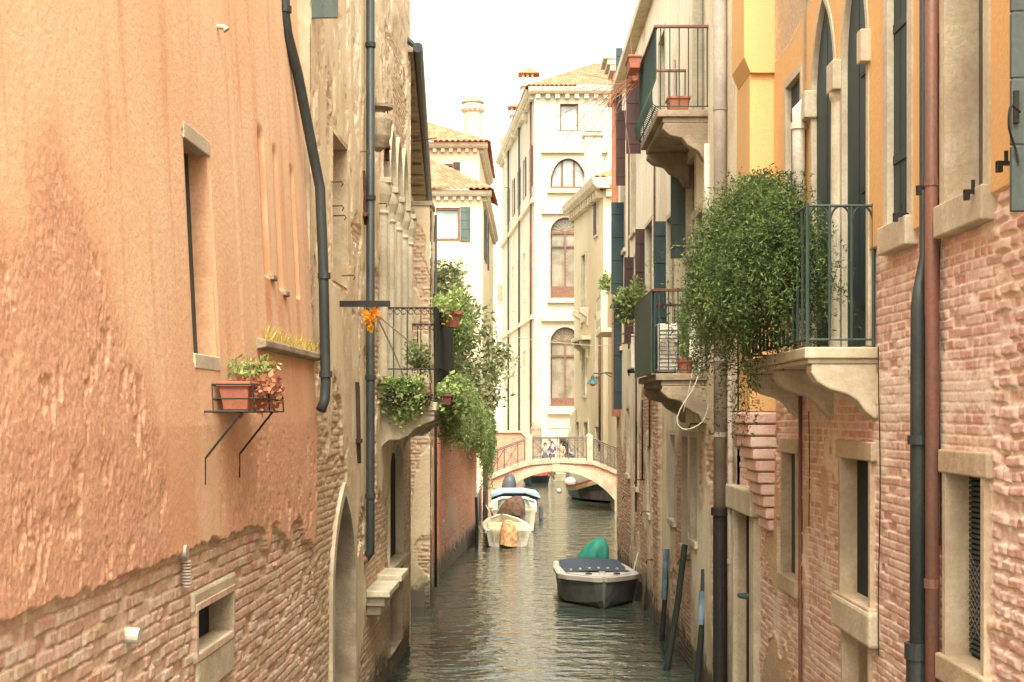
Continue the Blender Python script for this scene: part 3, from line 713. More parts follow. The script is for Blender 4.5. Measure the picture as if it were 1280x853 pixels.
# hanging fern
def strands(name, roots, dirs, lens, size, per, m, lab, seed, base, grav=1., parent=None, asp=.3, cat='plant'):
    rg = np.random.default_rng(seed); P = []; Dn = []
    for r, d, L in zip(roots, dirs, lens):
        p = np.array(r, float); v = np.array(d, float); st = .035
        for i in range(int(L/st)):
            v = v+np.array([0, 0, -1.])*st*4.2*grav+rg.normal(size=3)*.05; v /= max(1., np.linalg.norm(v))
            p = p+v*st
            for k in range(per):
                P.append(p+rg.normal(size=3)*.022); q = rg.normal(size=3)+v*.6+np.array([0, 0, .2]); Dn.append(q/np.linalg.norm(q))
    return tag(leaves(name, np.array(P), size, m, parent, base, asp, np.array(Dn), seed, .2), lab, cat)
rg = np.random.default_rng(31); rt = []; dr = []; ln = []
for i in range(900):
    a = rg.random(); s = 4.5+a*10.8; q = FL4(s, .05+.1*rg.random(), 4.05+.25*rg.random()+.9*max(0, 1-abs(a-.35)*2.2)*rg.random())
    rt.append(q); d = np.array([.9+.4*rg.random(), rg.normal()*.5-.2, .5+.7*rg.random()]); dr.append(d); ln.append((.5+1.0*rg.random()**1.6)*(1.0+.55*sst(.3, .9, np.array(a))))
for i in range(14):
    s = 12.6+rg.random()*2.2; rt.append(FL4(s, .12, 4.0)); dr.append((.7+.4*rg.random(), rg.normal()*.2, .2)); ln.append(1.3+1.3*rg.random())
strands('trailing_fern', rt, dr, ln, .085, 3, L_fern2, 'light green feathery fern trailing down over the garden wall', 33, (-1.6, 40, 4), asp=.3)
# magnolia
tree = thing('magnolia_tree', (-2.0, 46, 1.0), 'magnolia tree with leathery leaves rising above the garden wall', 'tree')
rg = np.random.default_rng(44); tips = []; mb = MB()
mb.tube([(-2.6, 44, 1), (-2.5, 44.2, 3), (-2.3, 44.5, 4.6)], [.16, .13, .1], 8)
for i in range(70):
    t_ = rg.random(); zc = 4.3+4.2*t_; rad = 1.15*(1-.75*t_)+.15
    a = rg.random()*2*PI; r = rad*(.45+.6*rg.random()); c = np.array([-2.0+.35*(.5-t_)*2+r*math.cos(a), 44.5+1.6*r*math.sin(a), zc+rg.normal()*.15]); tips.append(c)
    if i % 2 == 0: mb.tube([(-2.4, 44.3, 3.2+1.2*t_), ((-2.4+c[0])/2, (44.3+c[1])/2, (4+c[2])/2-.1), tuple(c)], [.05, .03, .012], 5)
for c in ((-.75, 44, 5.4), (-.55, 44.2, 6.0), (-.45, 44.4, 5.9), (-.9, 44, 6.6), (-.8, 43.8, 4.9), (-.35, 44, 5.45), (-1.1, 44, 7.1), (-.62, 44, 4.55)): tips.append(np.array(c)); mb.tube([(-1.6, 44.3, c[2]-.5), c], [.03, .01], 5)
mb.build('trunk', M_oldwood, tree)
P = np.concatenate([c+rg.normal(size=(170, 3))*np.array([.23, .28, .2]) for c in tips])
leaves('crown', P, .17, L_magn, tree, None, .42, None, 45)
clump('garden_bush', W3, -2.0, 41.8, 6.9, .95, 1.1, 1.15, 14000, .085, L_fern2, 'light green bush behind the tall house corner above the garden', 'bush', seed=46)
# ================================================================== RIGHT: yellow house
XR = 2.87
FR1 = Fr((XR, 1), (XR, 17.9), (-1, 0)); r1 = FR1.s; 
house_y = thing('yellow_house', (3, 10, 0), 'yellow rendered house over pink brick, nearest on the right bank', 'house')
ZY = 5.37
def rop(x0, x1, z0, z1, **k): return op(r1(x0), r1(x1), z0, z1, **k)
w1 = rop(1191, 1240, FR1.z(1191, 258), 9.4); w2 = rop(1118, 1143, FR1.z(1118, 285), 9.4)
dA = rop(1059.5, 1090, 4.62, 7.85, arch='point', rise=.85); dB = rop(1021, 1049, 4.62, 7.85, arch='point', rise=.85)
w3 = rop(988, 1006, 5.6, FR1.z(997, 100))
n1 = rop(1191, 1236, FR1.z(1213, 832), FR1.z(1213, 594)); n2 = rop(1057, 1093, FR1.z(1075, 750), FR1.z(1075, 574))
n2b = rop(1060, 1092, 1.15, FR1.z(1075, 792)); n3 = rop(983, 1000, FR1.z(990, 720), FR1.z(990, 566))
n4 = rop(926, 945, -.6, FR1.z(935, 640))
opsR = [w1, w2, dA, dB, w3, n1, n2, n2b, n3, n4]
def hfR1(S, Z):
    edge = ZY+.012*(fbm(S*6, Z*6, 3, 201)-.5)-.25*sst(12.6, 12.9, S)*0
    P = sst(-.005, .01, Z-edge)
    H, M, B = bricks(S, Z, .25, .068, 210, .010, .009, .012, .14, .75)
    sm = fbm(S*1.6, Z*1.9, 5, 214); smear = sst(.56, .66, sm)
    hi = fbm(S*1.1+9, Z*.8, 4, 216)
    M = np.maximum(M, smear*.85); H = H*(1-smear*.55)+.012*smear+.008*(fbm(S*9, Z*9, 3, 217)-.5)
    # coarse rubble and stone repair at the near end
    rub = sst(7.55, 7.25, S+.25*(fbm(Z*1.6, S*1.6, 3, 220)-.5))*(Z < ZY)
    H2, M2, B2 = bricks(S, Z, .30, .09, 222, .035, .018, .06, .2)
    H = H*(1-rub)+(H2+.015*(fbm(S*8, Z*8, 3, 224)-.5))*rub; M = M*(1-rub)+M2*rub; B = B*(1-rub)+B2*rub
    ph = .04+.003*(fbm(S*1.2, Z, 3, 230)-.5)+.0015*(fbm(S*30, Z*30, 2, 231)-.5)
    A = np.zeros_like(S)
    n = fbm(S*.9, Z*.8, 4, 233); P2 = sst(.64, .67, n)*(Z < ZY-.2)*.9; 
    P = np.maximum(P, P2); A = np.maximum(A, P2)
    # above the second storey the yellow has faded to bare beige
    A = np.maximum(A, sst(8.0, 8.15, Z+1.9*sst(13.1, 13.0, S)*0+.25*sst(11.8, 13.6, S))*sst(12.0, 12.4, S)*sst(14.4, 14.3, S))
    return H*(1-P)+(ph*(A < .9)+(.022+.01*(fbm(S*9, Z*9, 3, 235)-.5))*(A >= .9))*P, P, M, B, A
relief('wall', FR1, cols(FR1, 0, FR1.L, .85, .035, opsR), rows([(-.6, .3, .05), (.3, 6.0, .0075), (6.0, 9.6, .015), (9.6, 12, .2)], opsR), hfR1, opsR, M_yellow, house_y, lip=.03)
shell('side_wall', FR1, 0, FR1.L, 7, -.6, 12, M_side, house_y)
# upper windows
w = window(FR1, w1, house_y, M_stoneP, .17, .10, .055, back=M_glass, mrev=M_mortarpl, sill=(.1, .1, .2))
shutter(FR1, w1['s0']+.01, w1['s0']+.4, -.16, -.12, w1['z0']+.01, 9.35, M_shutG, w, 3)
hook(FR1, w1['s0']+.02, w1['z0']-.02, .16, w); hook(FR1, w1['s0']-.55, w1['z0']+.05, .16, w)
w = window(FR1, w2, house_y, M_stoneP, .03, .12, .055, sill=(.12, .1, .2))
shutter(FR1, w2['s0']+.0, w2['s1']-.0, -.04, .005, w2['z0']+.01, 9.4, M_shut, w, 4); hook(FR1, w2['s0']-.04, w2['z0']+.02, .16, w); hook(FR1, w2['s0']-.62, w2['z0']+.12, .16, w)
# big open shutter on the right edge of the photo
s = 7.2-1
sh = MB(); 
for k in range(9):
    z = CAMZ+(HY-266)/FPX*7.2+k*.335
    sh.box(FR1, s-.06, s-.02, .0, .36, z, z+.328)
sh.box(FR1, s-.055, s-.03, .0, .355, CAMZ+(HY-266)/FPX*7.2, 8.6)
ob = sh.build('shutter', M_shutG, house_y, bevel=.006)
z = CAMZ+(HY-140)/FPX*7.2; c = FR1(s-.075, .06, z)
lo = lambda a: .36-a
mb = MB(); mb.box(FR1, s-.08, s-.06, .33, .355, z-.07, z+.09); mb.tube(smooth_path([FR1(s-.09, .33, z-.02), FR1(s-.13, .39, z+.0), FR1(s-.13, .40, z-.1), FR1(s-.08, .35, z-.2), FR1(s-.07, .33, z-.27)]), .006, 6); mb.build('latch', M_iron, ob)
# arched balcony doors
for d, lab in ((dA, None), (dB, None)):
    w = window(FR1, d, house_y, M_stoneP, .03, .07, .05, name='balcony_door')
    p = oprof(d, -.004); MB().sz(FR1, p, -.05, .0).build('shutter', M_shut, w)
    mb = MB()
    for z in (4.95, 5.9, 6.85): mb.box(FR1, d['s0']+.03, d['s0']+.32, -.002, .012, z-.02, z+.02)
    mb.box(FR1, (d['s0']+d['s1'])/2-.004, (d['s0']+d['s1'])/2+.004, -.002, .004, 4.63, 7.6)
    mb.build('hinge', M_iron, w)
sm = (dA['s1']+dB['s0'])/2
for s, hw in ((sm, .13), (dA['s0']-.05, .07), (dB['s1']+.05, .08)):
    mb = MB(); mb.box(FR1, s-hw, s+hw, .0, .12, 6.86, 7.12); mb.build('capital', M_stoneP, house_y, bevel=.012)
c = FR1(sm, .03, 0); MB().lathe((c[0], c[1], 4.62), [(.1, 0), (.1, .08), (.085, .12), (.075, 2.15), (.09, 2.2), (.09, 2.24)], 18).build('column', M_stoneP, house_y, smooth=False)
w = window(FR1, w3, house_y, M_stoneP, .05, .08, .05)
shutter(FR1, w3['s0'], w3['s1'], -.05, -.01, w3['z0'], w3['z1'], M_shut, w, 3)
s, z = FR1.at(1002, 132, .1); c = FR1(s, .12, 0)
pipe([FR1(s, -.02, z-.02), FR1(s, .09, z), FR1(s, .13, z-.05), FR1(s, .13, z-.12), FR1(s, .13, 5.5)], .062, M_whitep, house_y, [FR1(s, .13, z-.2)], name='vent_pipe')
s, z = FR1.at(1009, 120, .03); pipe([FR1(s, .05, 12), FR1(s, .05, 5.5)], .013, M_pipeG, house_y, name='conduit')
# chimney breast
b0 = r1(972); 
mb = MB(); mb.box(FR1, b0, b0+.75, -.1, .30, 4.1, 7.75); br_ = mb.build('chimney_breast', None or M_yellow, house_y, bevel=.01)
me = br_.data; a = me.color_attributes.new('wm', 'FLOAT_COLOR', 'POINT'); a.data.foreach_set('color', np.tile([1, 0, .5, 0.], (len(me.vertices), 1)).astype(np.float32).ravel())
def ycol(o, P=1, A=0.):
    me = o.data; a = me.color_attributes.new('wm', 'FLOAT_COLOR', 'POINT'); a.data.foreach_set('color', np.tile([P, 0, .35, A], (len(me.vertices), 1)).astype(np.float32).ravel())
o = MB().oz(FR1, [(-.1, 7.75), (.30, 7.75), (.37, 7.92), (.37, 12), (-.1, 12)], b0-.05, b0+.80).build('upper_breast', M_yellow, br_, bevel=.006); ycol(o)
for k in range(10):
    z = 4.1-.13*(k+1); q = .36-.030*(k+1); e = .03*k
    o = MB().box(FR1, b0-.02+e*.5, b0+1.0-e*.9, 0, q+.02, z, z+.122); ob = o.build('corbel', M_yellow, br_, bevel=.018); ycol(ob, 0)
MB().lathe((FR1(b0+1.1, .1, 0)[0], FR1(b0+1.1, .1, 0)[1], 3.6), [(.02, 0), (.2, .1), (.2, .35), (.12, .42)], 12).build('corbel_stone', M_stoneD, house_y)
# lower windows
def low(o, dep=.3, back=M_dark, lin=True, m=M_mortarpl, sill=True, wd_=.06):
    w = window(FR1, o, house_y, m, dep, wd_, .05, back=back, mrev=M_mortarpl)
    if lin: MB().box(FR1, o['s0']-.13, o['s1']+.13, -.03, .06, o['z1']-.003, o['z1']+.15).build('lintel', m, w, bevel=.012)
    if sill: MB().box(FR1, o['s0']-.13, o['s1']+.13, -.1, .08, o['z0']-.17, o['z0']+.004).build('sill', m, w, bevel=.015)
    return w
w = low(n1, .125)
mb = MB()
for k in range(34): mb.box(FR1, n1['s0']+.02, n1['s0']+.7, -.12, -.105, n1['z0']+.03+k*.034, n1['z0']+.05+k*.034)
mb.build('louvre', M_shut, w)
mb = MB()
for k in range(-14, 22):
    for sg in (1, -1):
        z = n1['z0']+.03*k*1.6; a, b = n1['s0']+.3, n1['s0']+.62; zz0, zz1 = (z, z+.3) if sg > 0 else (z+.3, z)
        if min(zz0, zz1) > n1['z0'] and max(zz0, zz1) < n1['z0']+.75: mb.tube([FR1(a, -.10, zz0), FR1(b, -.06, zz1)], .0015, 3)
mb.build('wire_mesh', M_pipeG, w)
w = low(n2, .10); 
p = [FR1(n2['s0']+.0+.3*k/8, -.25+.02*(k % 2), 0) for k in range(9)]
mb = MB()
for k in range(8): mb.box(FR1, n2['s0']+.28*k/8, n2['s0']+.28*(k+1)/8, -.095+.015*(k % 2), -.08+.015*(k % 2), n2['z0']+.01, n2['z1']-.02)
mb.build('curtain', M_shut, w, bevel=.008)
mb = MB()
for k in range(4): mb.box(FR1, n2['s0']+.35, n2['s0']+.4, -.1, -.06, n2['z0']+.2+.3*k, n2['z0']+.23+.3*k)
mb.build('hinge', M_rust, w)
mb = MB()
o = MB().box(FR1, n2['s0']-.2, n2['s1']+.14, -.1, .1, n2['z0']-.30, n2['z0']-.02).build('sill_block', M_stone, w, bevel=.03)
low(n2b, .09, M_stoneD, False, sill=False, wd_=.05)
low(n3, .055, M_shut)
w = low(n4, .07, M_dark, False, sill=False, wd_=0)
for s, a in ((n4['s0']-.34, .3), (n4['s1']+.04, .26)): MB().box(FR1, s, s+a, -.05, .09, -.6, n4['z1']).build('pilaster', M_stoneP, w, bevel=.02)
MB().box(FR1, n4['s0']-.4, n4['s1']+.36, -.05, .14, n4['z1'], n4['z1']+.3).build('lintel', M_stoneP, w, bevel=.02)
s, z = FR1.at(944, 750); mb = MB(); c = FR1(s, .16, z)
mb.prism([FR1(s-.1, -.2, z+.06), FR1(s+.2, -.2, z+.06), FR1(s+.2, -.2, z-.05), FR1(s-.1, -.2, z-.05)], [FR1(s, .2, z+.07), FR1(s+.1, .2, z+.07), FR1(s+.1, .2, z+.02), FR1(s, .2, z+.02)])
tag(mb.build('green_lamp_hood', M_ironG, None, c, bevel=.02), 'small dark green metal hood poking out of the stone water door', 'lamp hood')
# pipes
s = r1(1161, .1); c = FR1(s, .08, 0)
pipe([(c[0], c[1], 12), (c[0], c[1], 4.75), (c[0]+.004, c[1], 4.7), (c[0], c[1], -.5)], .047, M_copper, house_y, [(c[0], c[1], q) for q in (9, 5.62, 2.95)], rc=1.12)
s2 = s-.0; c = FR1(s+.16, .12, 0)
pipe([(c[0]+.06, c[1]+.1, 12), (c[0]+.06, c[1]+.1, 5.15), (c[0]+.0, c[1], 4.92), (c[0], c[1], 4.8), (c[0]-.01, c[1], -.5)], [.028, .028, .04, .056, .062], M_pipeD, house_y, [(c[0], c[1], 3.9)], name='downpipe')
MB().tube([(c[0]-.01, c[1], 2.5), (c[0]-.01, c[1], -.5)], .074, 14).tube([(c[0]-.01, c[1], 2.42), (c[0]-.01, c[1], 2.53)], .086, 14).build('cast_iron_shoe', M_pipeD, house_y)
s = r1(1000.5, .04); c = FR1(s, .04, 0); pipe([(c[0], c[1], 4.25), (c[0], c[1], -.5)], .02, M_copper, house_y, [(c[0], c[1], q) for q in (3.1, 2.2)], name='thin_pipe')
s, z = FR1.at(1171, 480); MB().tube([FR1(s-.02, .02, z+.17), FR1(s, .11, z+.12), FR1(s+.03, .04, z-.24)], .017, 6).build('bracket', M_rust, house_y)
s = r1(1178, .02); MB().tube([FR1(s, .05, 6.6), FR1(s, .05, 5.4)], .006, 5).build('cable', M_iron, house_y)

for s, o_, z0_, z1_ in ((r1(1104), .02, 2.2, 4.6), (r1(1015), .02, 3.0, 4.1), (r1(1180), .02, 3.2, 5.3)):
    pts = [FR1(s+.03*math.sin(z*3.1), o_+.01, z) for z in np.linspace(z0_, z1_, 14)]; MB().tube(pts, .005, 5).build('cable', M_iron, house_y)
# near balcony
e0 = 11.12-1; e1 = e0+3.2; bo = .58; zb = 4.60
slab = MB().box(FR1, e0, e1, 0, bo, zb-.09, zb).box(FR1, e0+.03, e1-.03, 0, bo-.03, zb-.13, zb-.09).build('balcony', M_stoneP, house_y, bevel=.012)
cv = [(0, zb-.13), (bo-.06, zb-.13), (bo-.06, zb-.2), (bo-.1, zb-.27), (bo-.2, zb-.33), (.24, zb-.37), (.16, zb-.42), (.1, zb-.5), (.03, zb-.56), (0, zb-.56)]
for a, t_ in ((e0+.04, .2), (e0+1.5, .2), (e1-.26, .2)): MB().oz(FR1, cv, a, a+t_).build('bracket', M_stone, slab, bevel=.015)
mb = MB(); A = FR1(e0+.05, .03, 0)[:2]; B = FR1(e0+.05, bo-.03, 0)[:2]; C_ = FR1(e1-.05, bo-.03, 0)[:2]; D_ = FR1(e1-.05, .03, 0)[:2]
rail_end(mb, A, B, zb+.06, 5.71, 3, .012, 'gothic', .012); rail_end(mb, B, C_, zb+.06, 5.71, 16, .012, 'gothic', .012); rail_end(mb, D_, C_, zb+.06, 5.71, 3, .012, 'gothic')
for q in (A, B, C_, D_): mb.tube([(*q, zb), (*q, 5.73)], .015, 6)
mb.build('railing', M_ironG, slab)
# asparagus fern
rg = np.random.default_rng(61); rt = []; dr = []; ln = []
#ctr = np.array([XR-bo-.02, 13.2, 5.75])
for i in range(1900):
    a = rg.random(); y = 11.55+2.45*a; top = 5.62+.64*math.sin(PI*min(1, max(0, (a*1.05))))*rg.random()
    q = (XR-bo+.12-.28*rg.random(), y, top-.35*rg.random()); rt.append(q)
    side = 1 if rg.random() < .75 else -.45
    dr.append((-side*(.25+.95*rg.random()), rg.normal()*.55, -.1+1.2*rg.random())); ln.append(.25+.85*rg.random()+.5*math.sin(PI*a)*rg.random())
for i in range(26):
    y = 12.9+1.6*rg.random(); rt.append((XR-bo-.05, y, 5.0)); dr.append((-.15*rg.random(), rg.normal()*.2, 0)); ln.append(.5+1.0*rg.random())
strands('hanging_fern', rt, dr, ln, .034, 4, L_fern, 'huge dark green asparagus fern cascading over the right balcony railing', 62, (2.2, 13, 4.5), asp=.3, grav=.7)

# ================================================================== RIGHT: peeling house with balconies
FR2 = Fr((XR, 17.9), (XR, 38.6), (-1, 0)); r2 = FR2.s
house_p = thing('peeling_house', (3, 28, 0), 'cream peeling house with two projecting balconies and open shutters', 'house')
def qop(x0, x1, z0, z1, **k): return op(r2(x0), r2(x1), z0, z1, **k)
dT = op(3.0, 4.2, 8.5, 10.9); dM = op(3.2, 4.4, 4.72, 7.1)
u = [qop(861, 872, 6.6, 8.1), qop(836, 846, 5.6, 7.6), qop(809, 818, 5.6, 8.0), qop(795, 803, 5.7, 7.7), qop(791, 797, 8.3, 10.8), qop(778, 784, 8.2, 10.8), qop(775.5, 779.5, 5.8, 7.6), qop(826, 834, 9.4, 11.2)]
lw = [qop(840, 846, 2.2, 3.7), qop(855, 862, 1.9, 3.7), qop(866, 874, 2.1, 3.7), qop(811, 815, 2.0, 3.4), qop(796, 799, 2.4, 3.8), qop(785, 788, 2.6, 4.2), qop(820.5, 823, 2.0, 3.5)]
opsP = [dT, dM]+u+lw
def hfR2(S, Z):
    H, M, B = bricks(S, Z, .25, .075, 260, .013, .011, .02, .16)
    v = fbm(S*.7, Z*.45, 5, 262)+sst(4.0, 5.2, Z)*.3-.13+.3*sst(.55, .7, fbm(S*.45+4, Z*.25, 3, 269))*sst(3, 4.5, Z+0*S)
    P = sst(.37, .40, v); A = np.clip(sst(.52, .42, v)+.5*sst(.55, .65, fbm(S*1.4, Z*.7, 4, 264)), 0, 1)
    pier = (np.abs(S-r2(826)) < .5)*(Z < 4.6); B = np.where(pier, np.clip(B*.5+.3, 0, 1), B); H = H+.10*pier; P = P*(1-pier)
    return H*(1-P)+(.035+A*.012*(fbm(S*9, Z*9, 3, 266)-.5))*P, P, M, B, A
relief('wall', FR2, cols(FR2, 0, FR2.L, .55, .06, opsP), rows([(-.6, 0, .1), (0, 11.6, .0165), (11.6, 12.5, .2)], opsP), hfR2, opsP, M_cream, house_p, lip=.035)
shell('side_wall', FR2, 0, FR2.L, 7, -.6, 12.5, M_side, house_p)
for i, o in enumerate([dT, dM]): window(FR2, o, house_p, M_stone, .08, .12, .05, back=M_glass, name='balcony_door')
SH = [(M_shutG, .26), (M_shut, .24), (M_shutB, .22), (M_shutB, .24), None, None, None, None]
for o, sh in zip(u, SH):
    w = window(FR2, o, house_p, M_stone, .06, .08, .05, back=M_glass, sill=(.08, .1, .1))
    if sh:
        shutter(FR2, o['s1']+.02, o['s1']+.06, .03, .03+sh[1], o['z0'], o['z1'], sh[0], w, 4, louv=True)
for o in lw: window(FR2, o, house_p, M_stone, .06, .09, .04, back=M_dark, sill=(.08, .08, .1))
# dark green shutters and red pilaster at the far end
for (xw, xo, ya, yb, m) in ((781, 765, 253, 368, M_shut), (779, 768, 330, 512, M_shut), (784, 771, 138, 232, M_shutB), (803, 784, 90, 192, M_shutB), (779, 771, 60, 140, M_shut)):
    s = r2(xw); o_ = (xw-xo)/FPX*FR2.D(s); shutter(FR2, s, s+.04, .02, o_+.02, FR2.z(xw, yb), FR2.z(xw, ya), m, house_p, 4, louv=True)
M_redpl = mat('red_render', (206, 120, 78), (190, 106, 70), rough=.9, scale=3, bump=.5, bd=.01)
MB().box(FR2, FR2.L-.7, FR2.L+.12, -.3, .16, 4.0, 13.2).build('red_pilaster', M_redpl, house_p, bevel=.01)
mb = MB()
for k, (g, z) in enumerate(((.16, 13.2), (.24, 13.35), (.34, 13.5))): mb.box(FR2, FR2.L-.75-g*.3, FR2.L+.1+g, -.3, .1+g, z, z+.15)
mb.build('cornice', M_stone, house_p, bevel=.01)
MB().box(FR2, 0, FR2.L+.1, -.3, .28, 12.4, 12.6).build('eave', M_stone, house_p, bevel=.02)
# grey downpipe with iron foot
s = r2(901, .12); c = FR2(s, .13, 0); z1 = FR2.z(901, 640, .13)
pipe([(c[0], c[1], 12.3), (c[0], c[1], z1)], .085, M_pipeG, house_p, [(c[0], c[1], q) for q in (8.1, 6.9, 4.8, 3.8)], rc=1.1)
MB().tube([(c[0], c[1], z1+.03), (c[0], c[1], -.5)], .092, 14).tube([(c[0], c[1], z1-.05), (c[0], c[1], z1+.05)], .12, 14).build('cast_iron_shoe', M_iron, house_p)
s = r2(915, .08); c = FR2(s, .1, 0); pipe([(c[0], c[1], 4.6), (c[0], c[1], 0)], .035, M_pipeG, house_p, [(c[0], c[1], 3.5), (c[0], c[1], 2.2)], name='thin_pipe')
for x, ya, yb, r, m in ((786, 190, 470, .02, M_rust), (843, 75, 250, .02, M_pipeG), (818, 180, 330, .02, M_rust), (803, 500, 600, .02, M_iron), (884, 180, 330, .045, M_whitep), (812, 395, 560, .02, M_rust), (795, 395, 640, .02, M_pipeD)):
    s = r2(x, .06); c = FR2(s, .06, 0); pipe([(c[0], c[1], FR2.z(x, ya, .06)), (c[0], c[1], FR2.z(x, yb, .06))], r, m, house_p, name='thin_pipe')
for (x, y) in ((815, 640), (806, 600), (822, 700), (790, 620), (880, 530), (865, 700)):
    s, z = FR2.at(x, y); MB().tube([FR2(s, 0, z), FR2(s, .2, z), FR2(s+.05, .22, z-.08)], .014, 5).build('iron_hook', M_rust, house_p)

# top balcony: slim green bars bellied at the foot, wooden handrail
def balcony2(s0, s1, o_, zf, zt, belly, name='balcony'):
    slab = MB().box(FR2, s0, s1, 0, o_-.02, zf-.1, zf).box(FR2, s0+.04, s1-.04, 0, o_-.1, zf-.18, zf-.1).build(name, M_stoneD, house_p, bevel=.012)
    cv = [(0, zf-.18), (o_-.12, zf-.18), (o_-.1, zf-.27), (o_-.2, zf-.36), (o_-.38, zf-.4), (o_-.46, zf-.5), (.16, zf-.6), (.1, zf-.72), (0, zf-.75)]
    for a in (s0+.04, s1-.24): MB().oz(FR2, cv, a, a+.2).build('bracket', M_stoneD, slab, bevel=.015)
    mb = MB(); n = int((s1-s0)/.12)
    for k in range(n+1):
        s = s0+(s1-s0)*k/n
        if belly: mb.tube([FR2(s, o_, zt), FR2(s, o_, zf+.45), FR2(s, o_+.07, zf+.25), FR2(s, o_+.05, zf+.08), FR2(s, o_-.04, zf+.02)], .009, 5)
        else: mb.tube([FR2(s, o_, zt), FR2(s, o_, zf+.04)], .011, 5)
    for s in (s0+.01, s1-.01):
        for k in range(6): mb.tube([FR2(s, .05+(o_-.05)*k/5.5, zt), FR2(s, .05+(o_-.05)*k/5.5, zf+.04)], .009, 5)
        mb.tube([FR2(s, 0, zf+.05), FR2(s, o_, zf+.05)], .01, 5)
    mb.tube([FR2(s0, o_, zf+.05), FR2(s1, o_, zf+.05)], .01, 5)
    mb.build('railing', M_ironG, slab)
    m2 = MB(); m2.box(FR2, s0-.03, s1+.03, o_-.03, o_+.03, zt-.01, zt+.03)
    for s in (s0, s1): m2.box(FR2, s-.03, s+.03, 0, o_-.03, zt-.01, zt+.03)
    m2.build('handrail', M_copper if belly else M_rust, slab, bevel=.006)
    return slab
bT = balcony2(2.65, 5.3, .79, 8.47, 9.66, True); bM = balcony2(2.75, 5.6, .80, 4.66, 5.86, False)
MB().box(FR2, 2.78, 5.57, .83, .845, 4.66, 5.84).build('side_panel', M_ironG, bM)
gp = 'troughs hooked on the top right balcony'
trough(FR2, 4.4, 5.0, .84, 1.04, FR2.z(803, 68, .9), .2, 'orange terracotta trough hooked highest outside the top right balcony', gp)
trough(FR2, 5.3, 5.9, .72, .95, FR2.z(797, 84, .9), .19, 'orange terracotta trough at the far corner of the top right balcony', gp)
trough(FR2, 2.75, 3.1, .28, .6, 8.5, .19, 'orange terracotta trough standing on the floor of the top right balcony', gp)
rg = np.random.default_rng(7); mb = MB(); c0 = np.array(FR2(5.0, .95, 9.4))
for k in range(26):
    p = c0+rg.normal(size=3)*np.array([.05, .2, .04]); d = np.array([-.5-.3*rg.random(), rg.normal()*.5, -.6+.5*rg.random()]); L = .4+.6*rg.random()
    pts = [p]
    for i in range(5): d = d+rg.normal(size=3)*.25+np.array([0, 0, -.12]); pts.append(pts[-1]+d*L/5)
    mb.tube(pts, .005, 4)
mb.tube([c0, c0+np.array([.02, .1, .35]), c0+np.array([.0, .1, .75])], .007, 4)
tag(mb.build('dead_vine', mat('dead_twig', (176, 104, 70), (150, 84, 56)), None, tuple(c0)), 'leafless reddish dead vine dangling below the terracotta troughs', 'plant')
# things on the middle balcony
c = FR2(3.5, .45, 4.66); mb = MB(); mb.box(FR2, 3.3, 4.1, .38, .7, 4.70, 5.42); ac = mb.build('air_conditioner', M_whitep, None, c, bevel=.02)
tag(ac, 'white air conditioner unit standing behind the bars of the middle balcony', 'air conditioner')
mb = MB(); mb.tube([FR2(3.29, .54, 5.08), FR2(3.3, .54, 5.08)], .14, 20); [mb.box(FR2, 3.285, 3.3, .4, .68, 4.78+.06*k, 4.79+.06*k) for k in range(10)]; mb.build('grille', M_pipeG, ac)
mb = MB(); mb.box(FR2, 2.7, 2.715, .16, .3, 4.9, 5.5); mb.box(FR2, 2.69, 2.7, .2, .26, 4.85, 5.3)
tag(mb.build('towel', M_whitep, None, FR2(2.7, .2, 4.9)), 'white towel hung over the near rail of the middle balcony', 'towel')
clump('pot_plant', FR2, 3.1, .3, 5.15, .25, .18, .4, 700, .07, L_fern2, 'pale leafy plant growing between the bars of the middle balcony', seed=71)
c = FR2(3.1, .3, 4.66); tag(MB().lathe(c, potshape(c, .09, .13, .22), 18).build('flower_pot', M_terra, None, c), 'terracotta pot behind the near bars of the middle balcony', 'flower pot')
s = 6.3; zt = FR2.z(793, 392, .9)
c = FR2(s, .9, zt); tag(MB().lathe(c, potshape(c, .13, .2, .24), 18).build('hanging_pot', M_shutG, None, c), 'dark pot fixed outside the far end of the middle balcony', 'flower pot')
clump('geranium', FR2, s, .85, zt+.38, .38, .3, .36, 1600, .075, L_fern2, 'yellow green potted shrub beyond the middle balcony on the right bank', seed=72, asp=.5, droop=.3)
mb = MB(); mb.box(FR2, 10.4, 11.4, .25, .5, FR2.z(792, 462, .4), FR2.z(792, 436, .4)); 
ob = tag(mb.build('air_conditioner', M_whitep, None, FR2(10.9, .4, 5.2), bevel=.02), 'white air conditioner on a wall bracket beyond the middle balcony', 'air conditioner')
MB().box(FR2, 10.4, 10.44, .0, .5, FR2.z(792, 466, .4), FR2.z(792, 462, .4)).box(FR2, 11.3, 11.34, .0, .5, FR2.z(792, 466, .4), FR2.z(792, 462, .4)).build('bracket', M_iron, ob)
mb = MB()
for z in (5.55, 5.75): 
    for o_ in (.15, .35, .55): mb.tube([FR2(9.2, o_, z), FR2(12, o_, z)], .006, 4)
    for s in (9.2, 12): mb.tube([FR2(s, 0, z), FR2(s, .65, z)], .012, 5)
tag(mb.build('drying_rack', M_rust, None, FR2(10.5, .3, 5.6)), 'rusty clothes drying rack fixed beside the white air conditioner', 'rack')
s = 9.4; mb = MB(); mb.box(FR2, s, s+.02, .4, .52, 4.9, 5.55); mb.box(FR2, s, s+.02, .44, .58, 5.1, 5.6)
tag(mb.build('cloth', M_whitep, None, FR2(s, .45, 5)), 'white cloth dangling from the rusty drying rack', 'cloth')
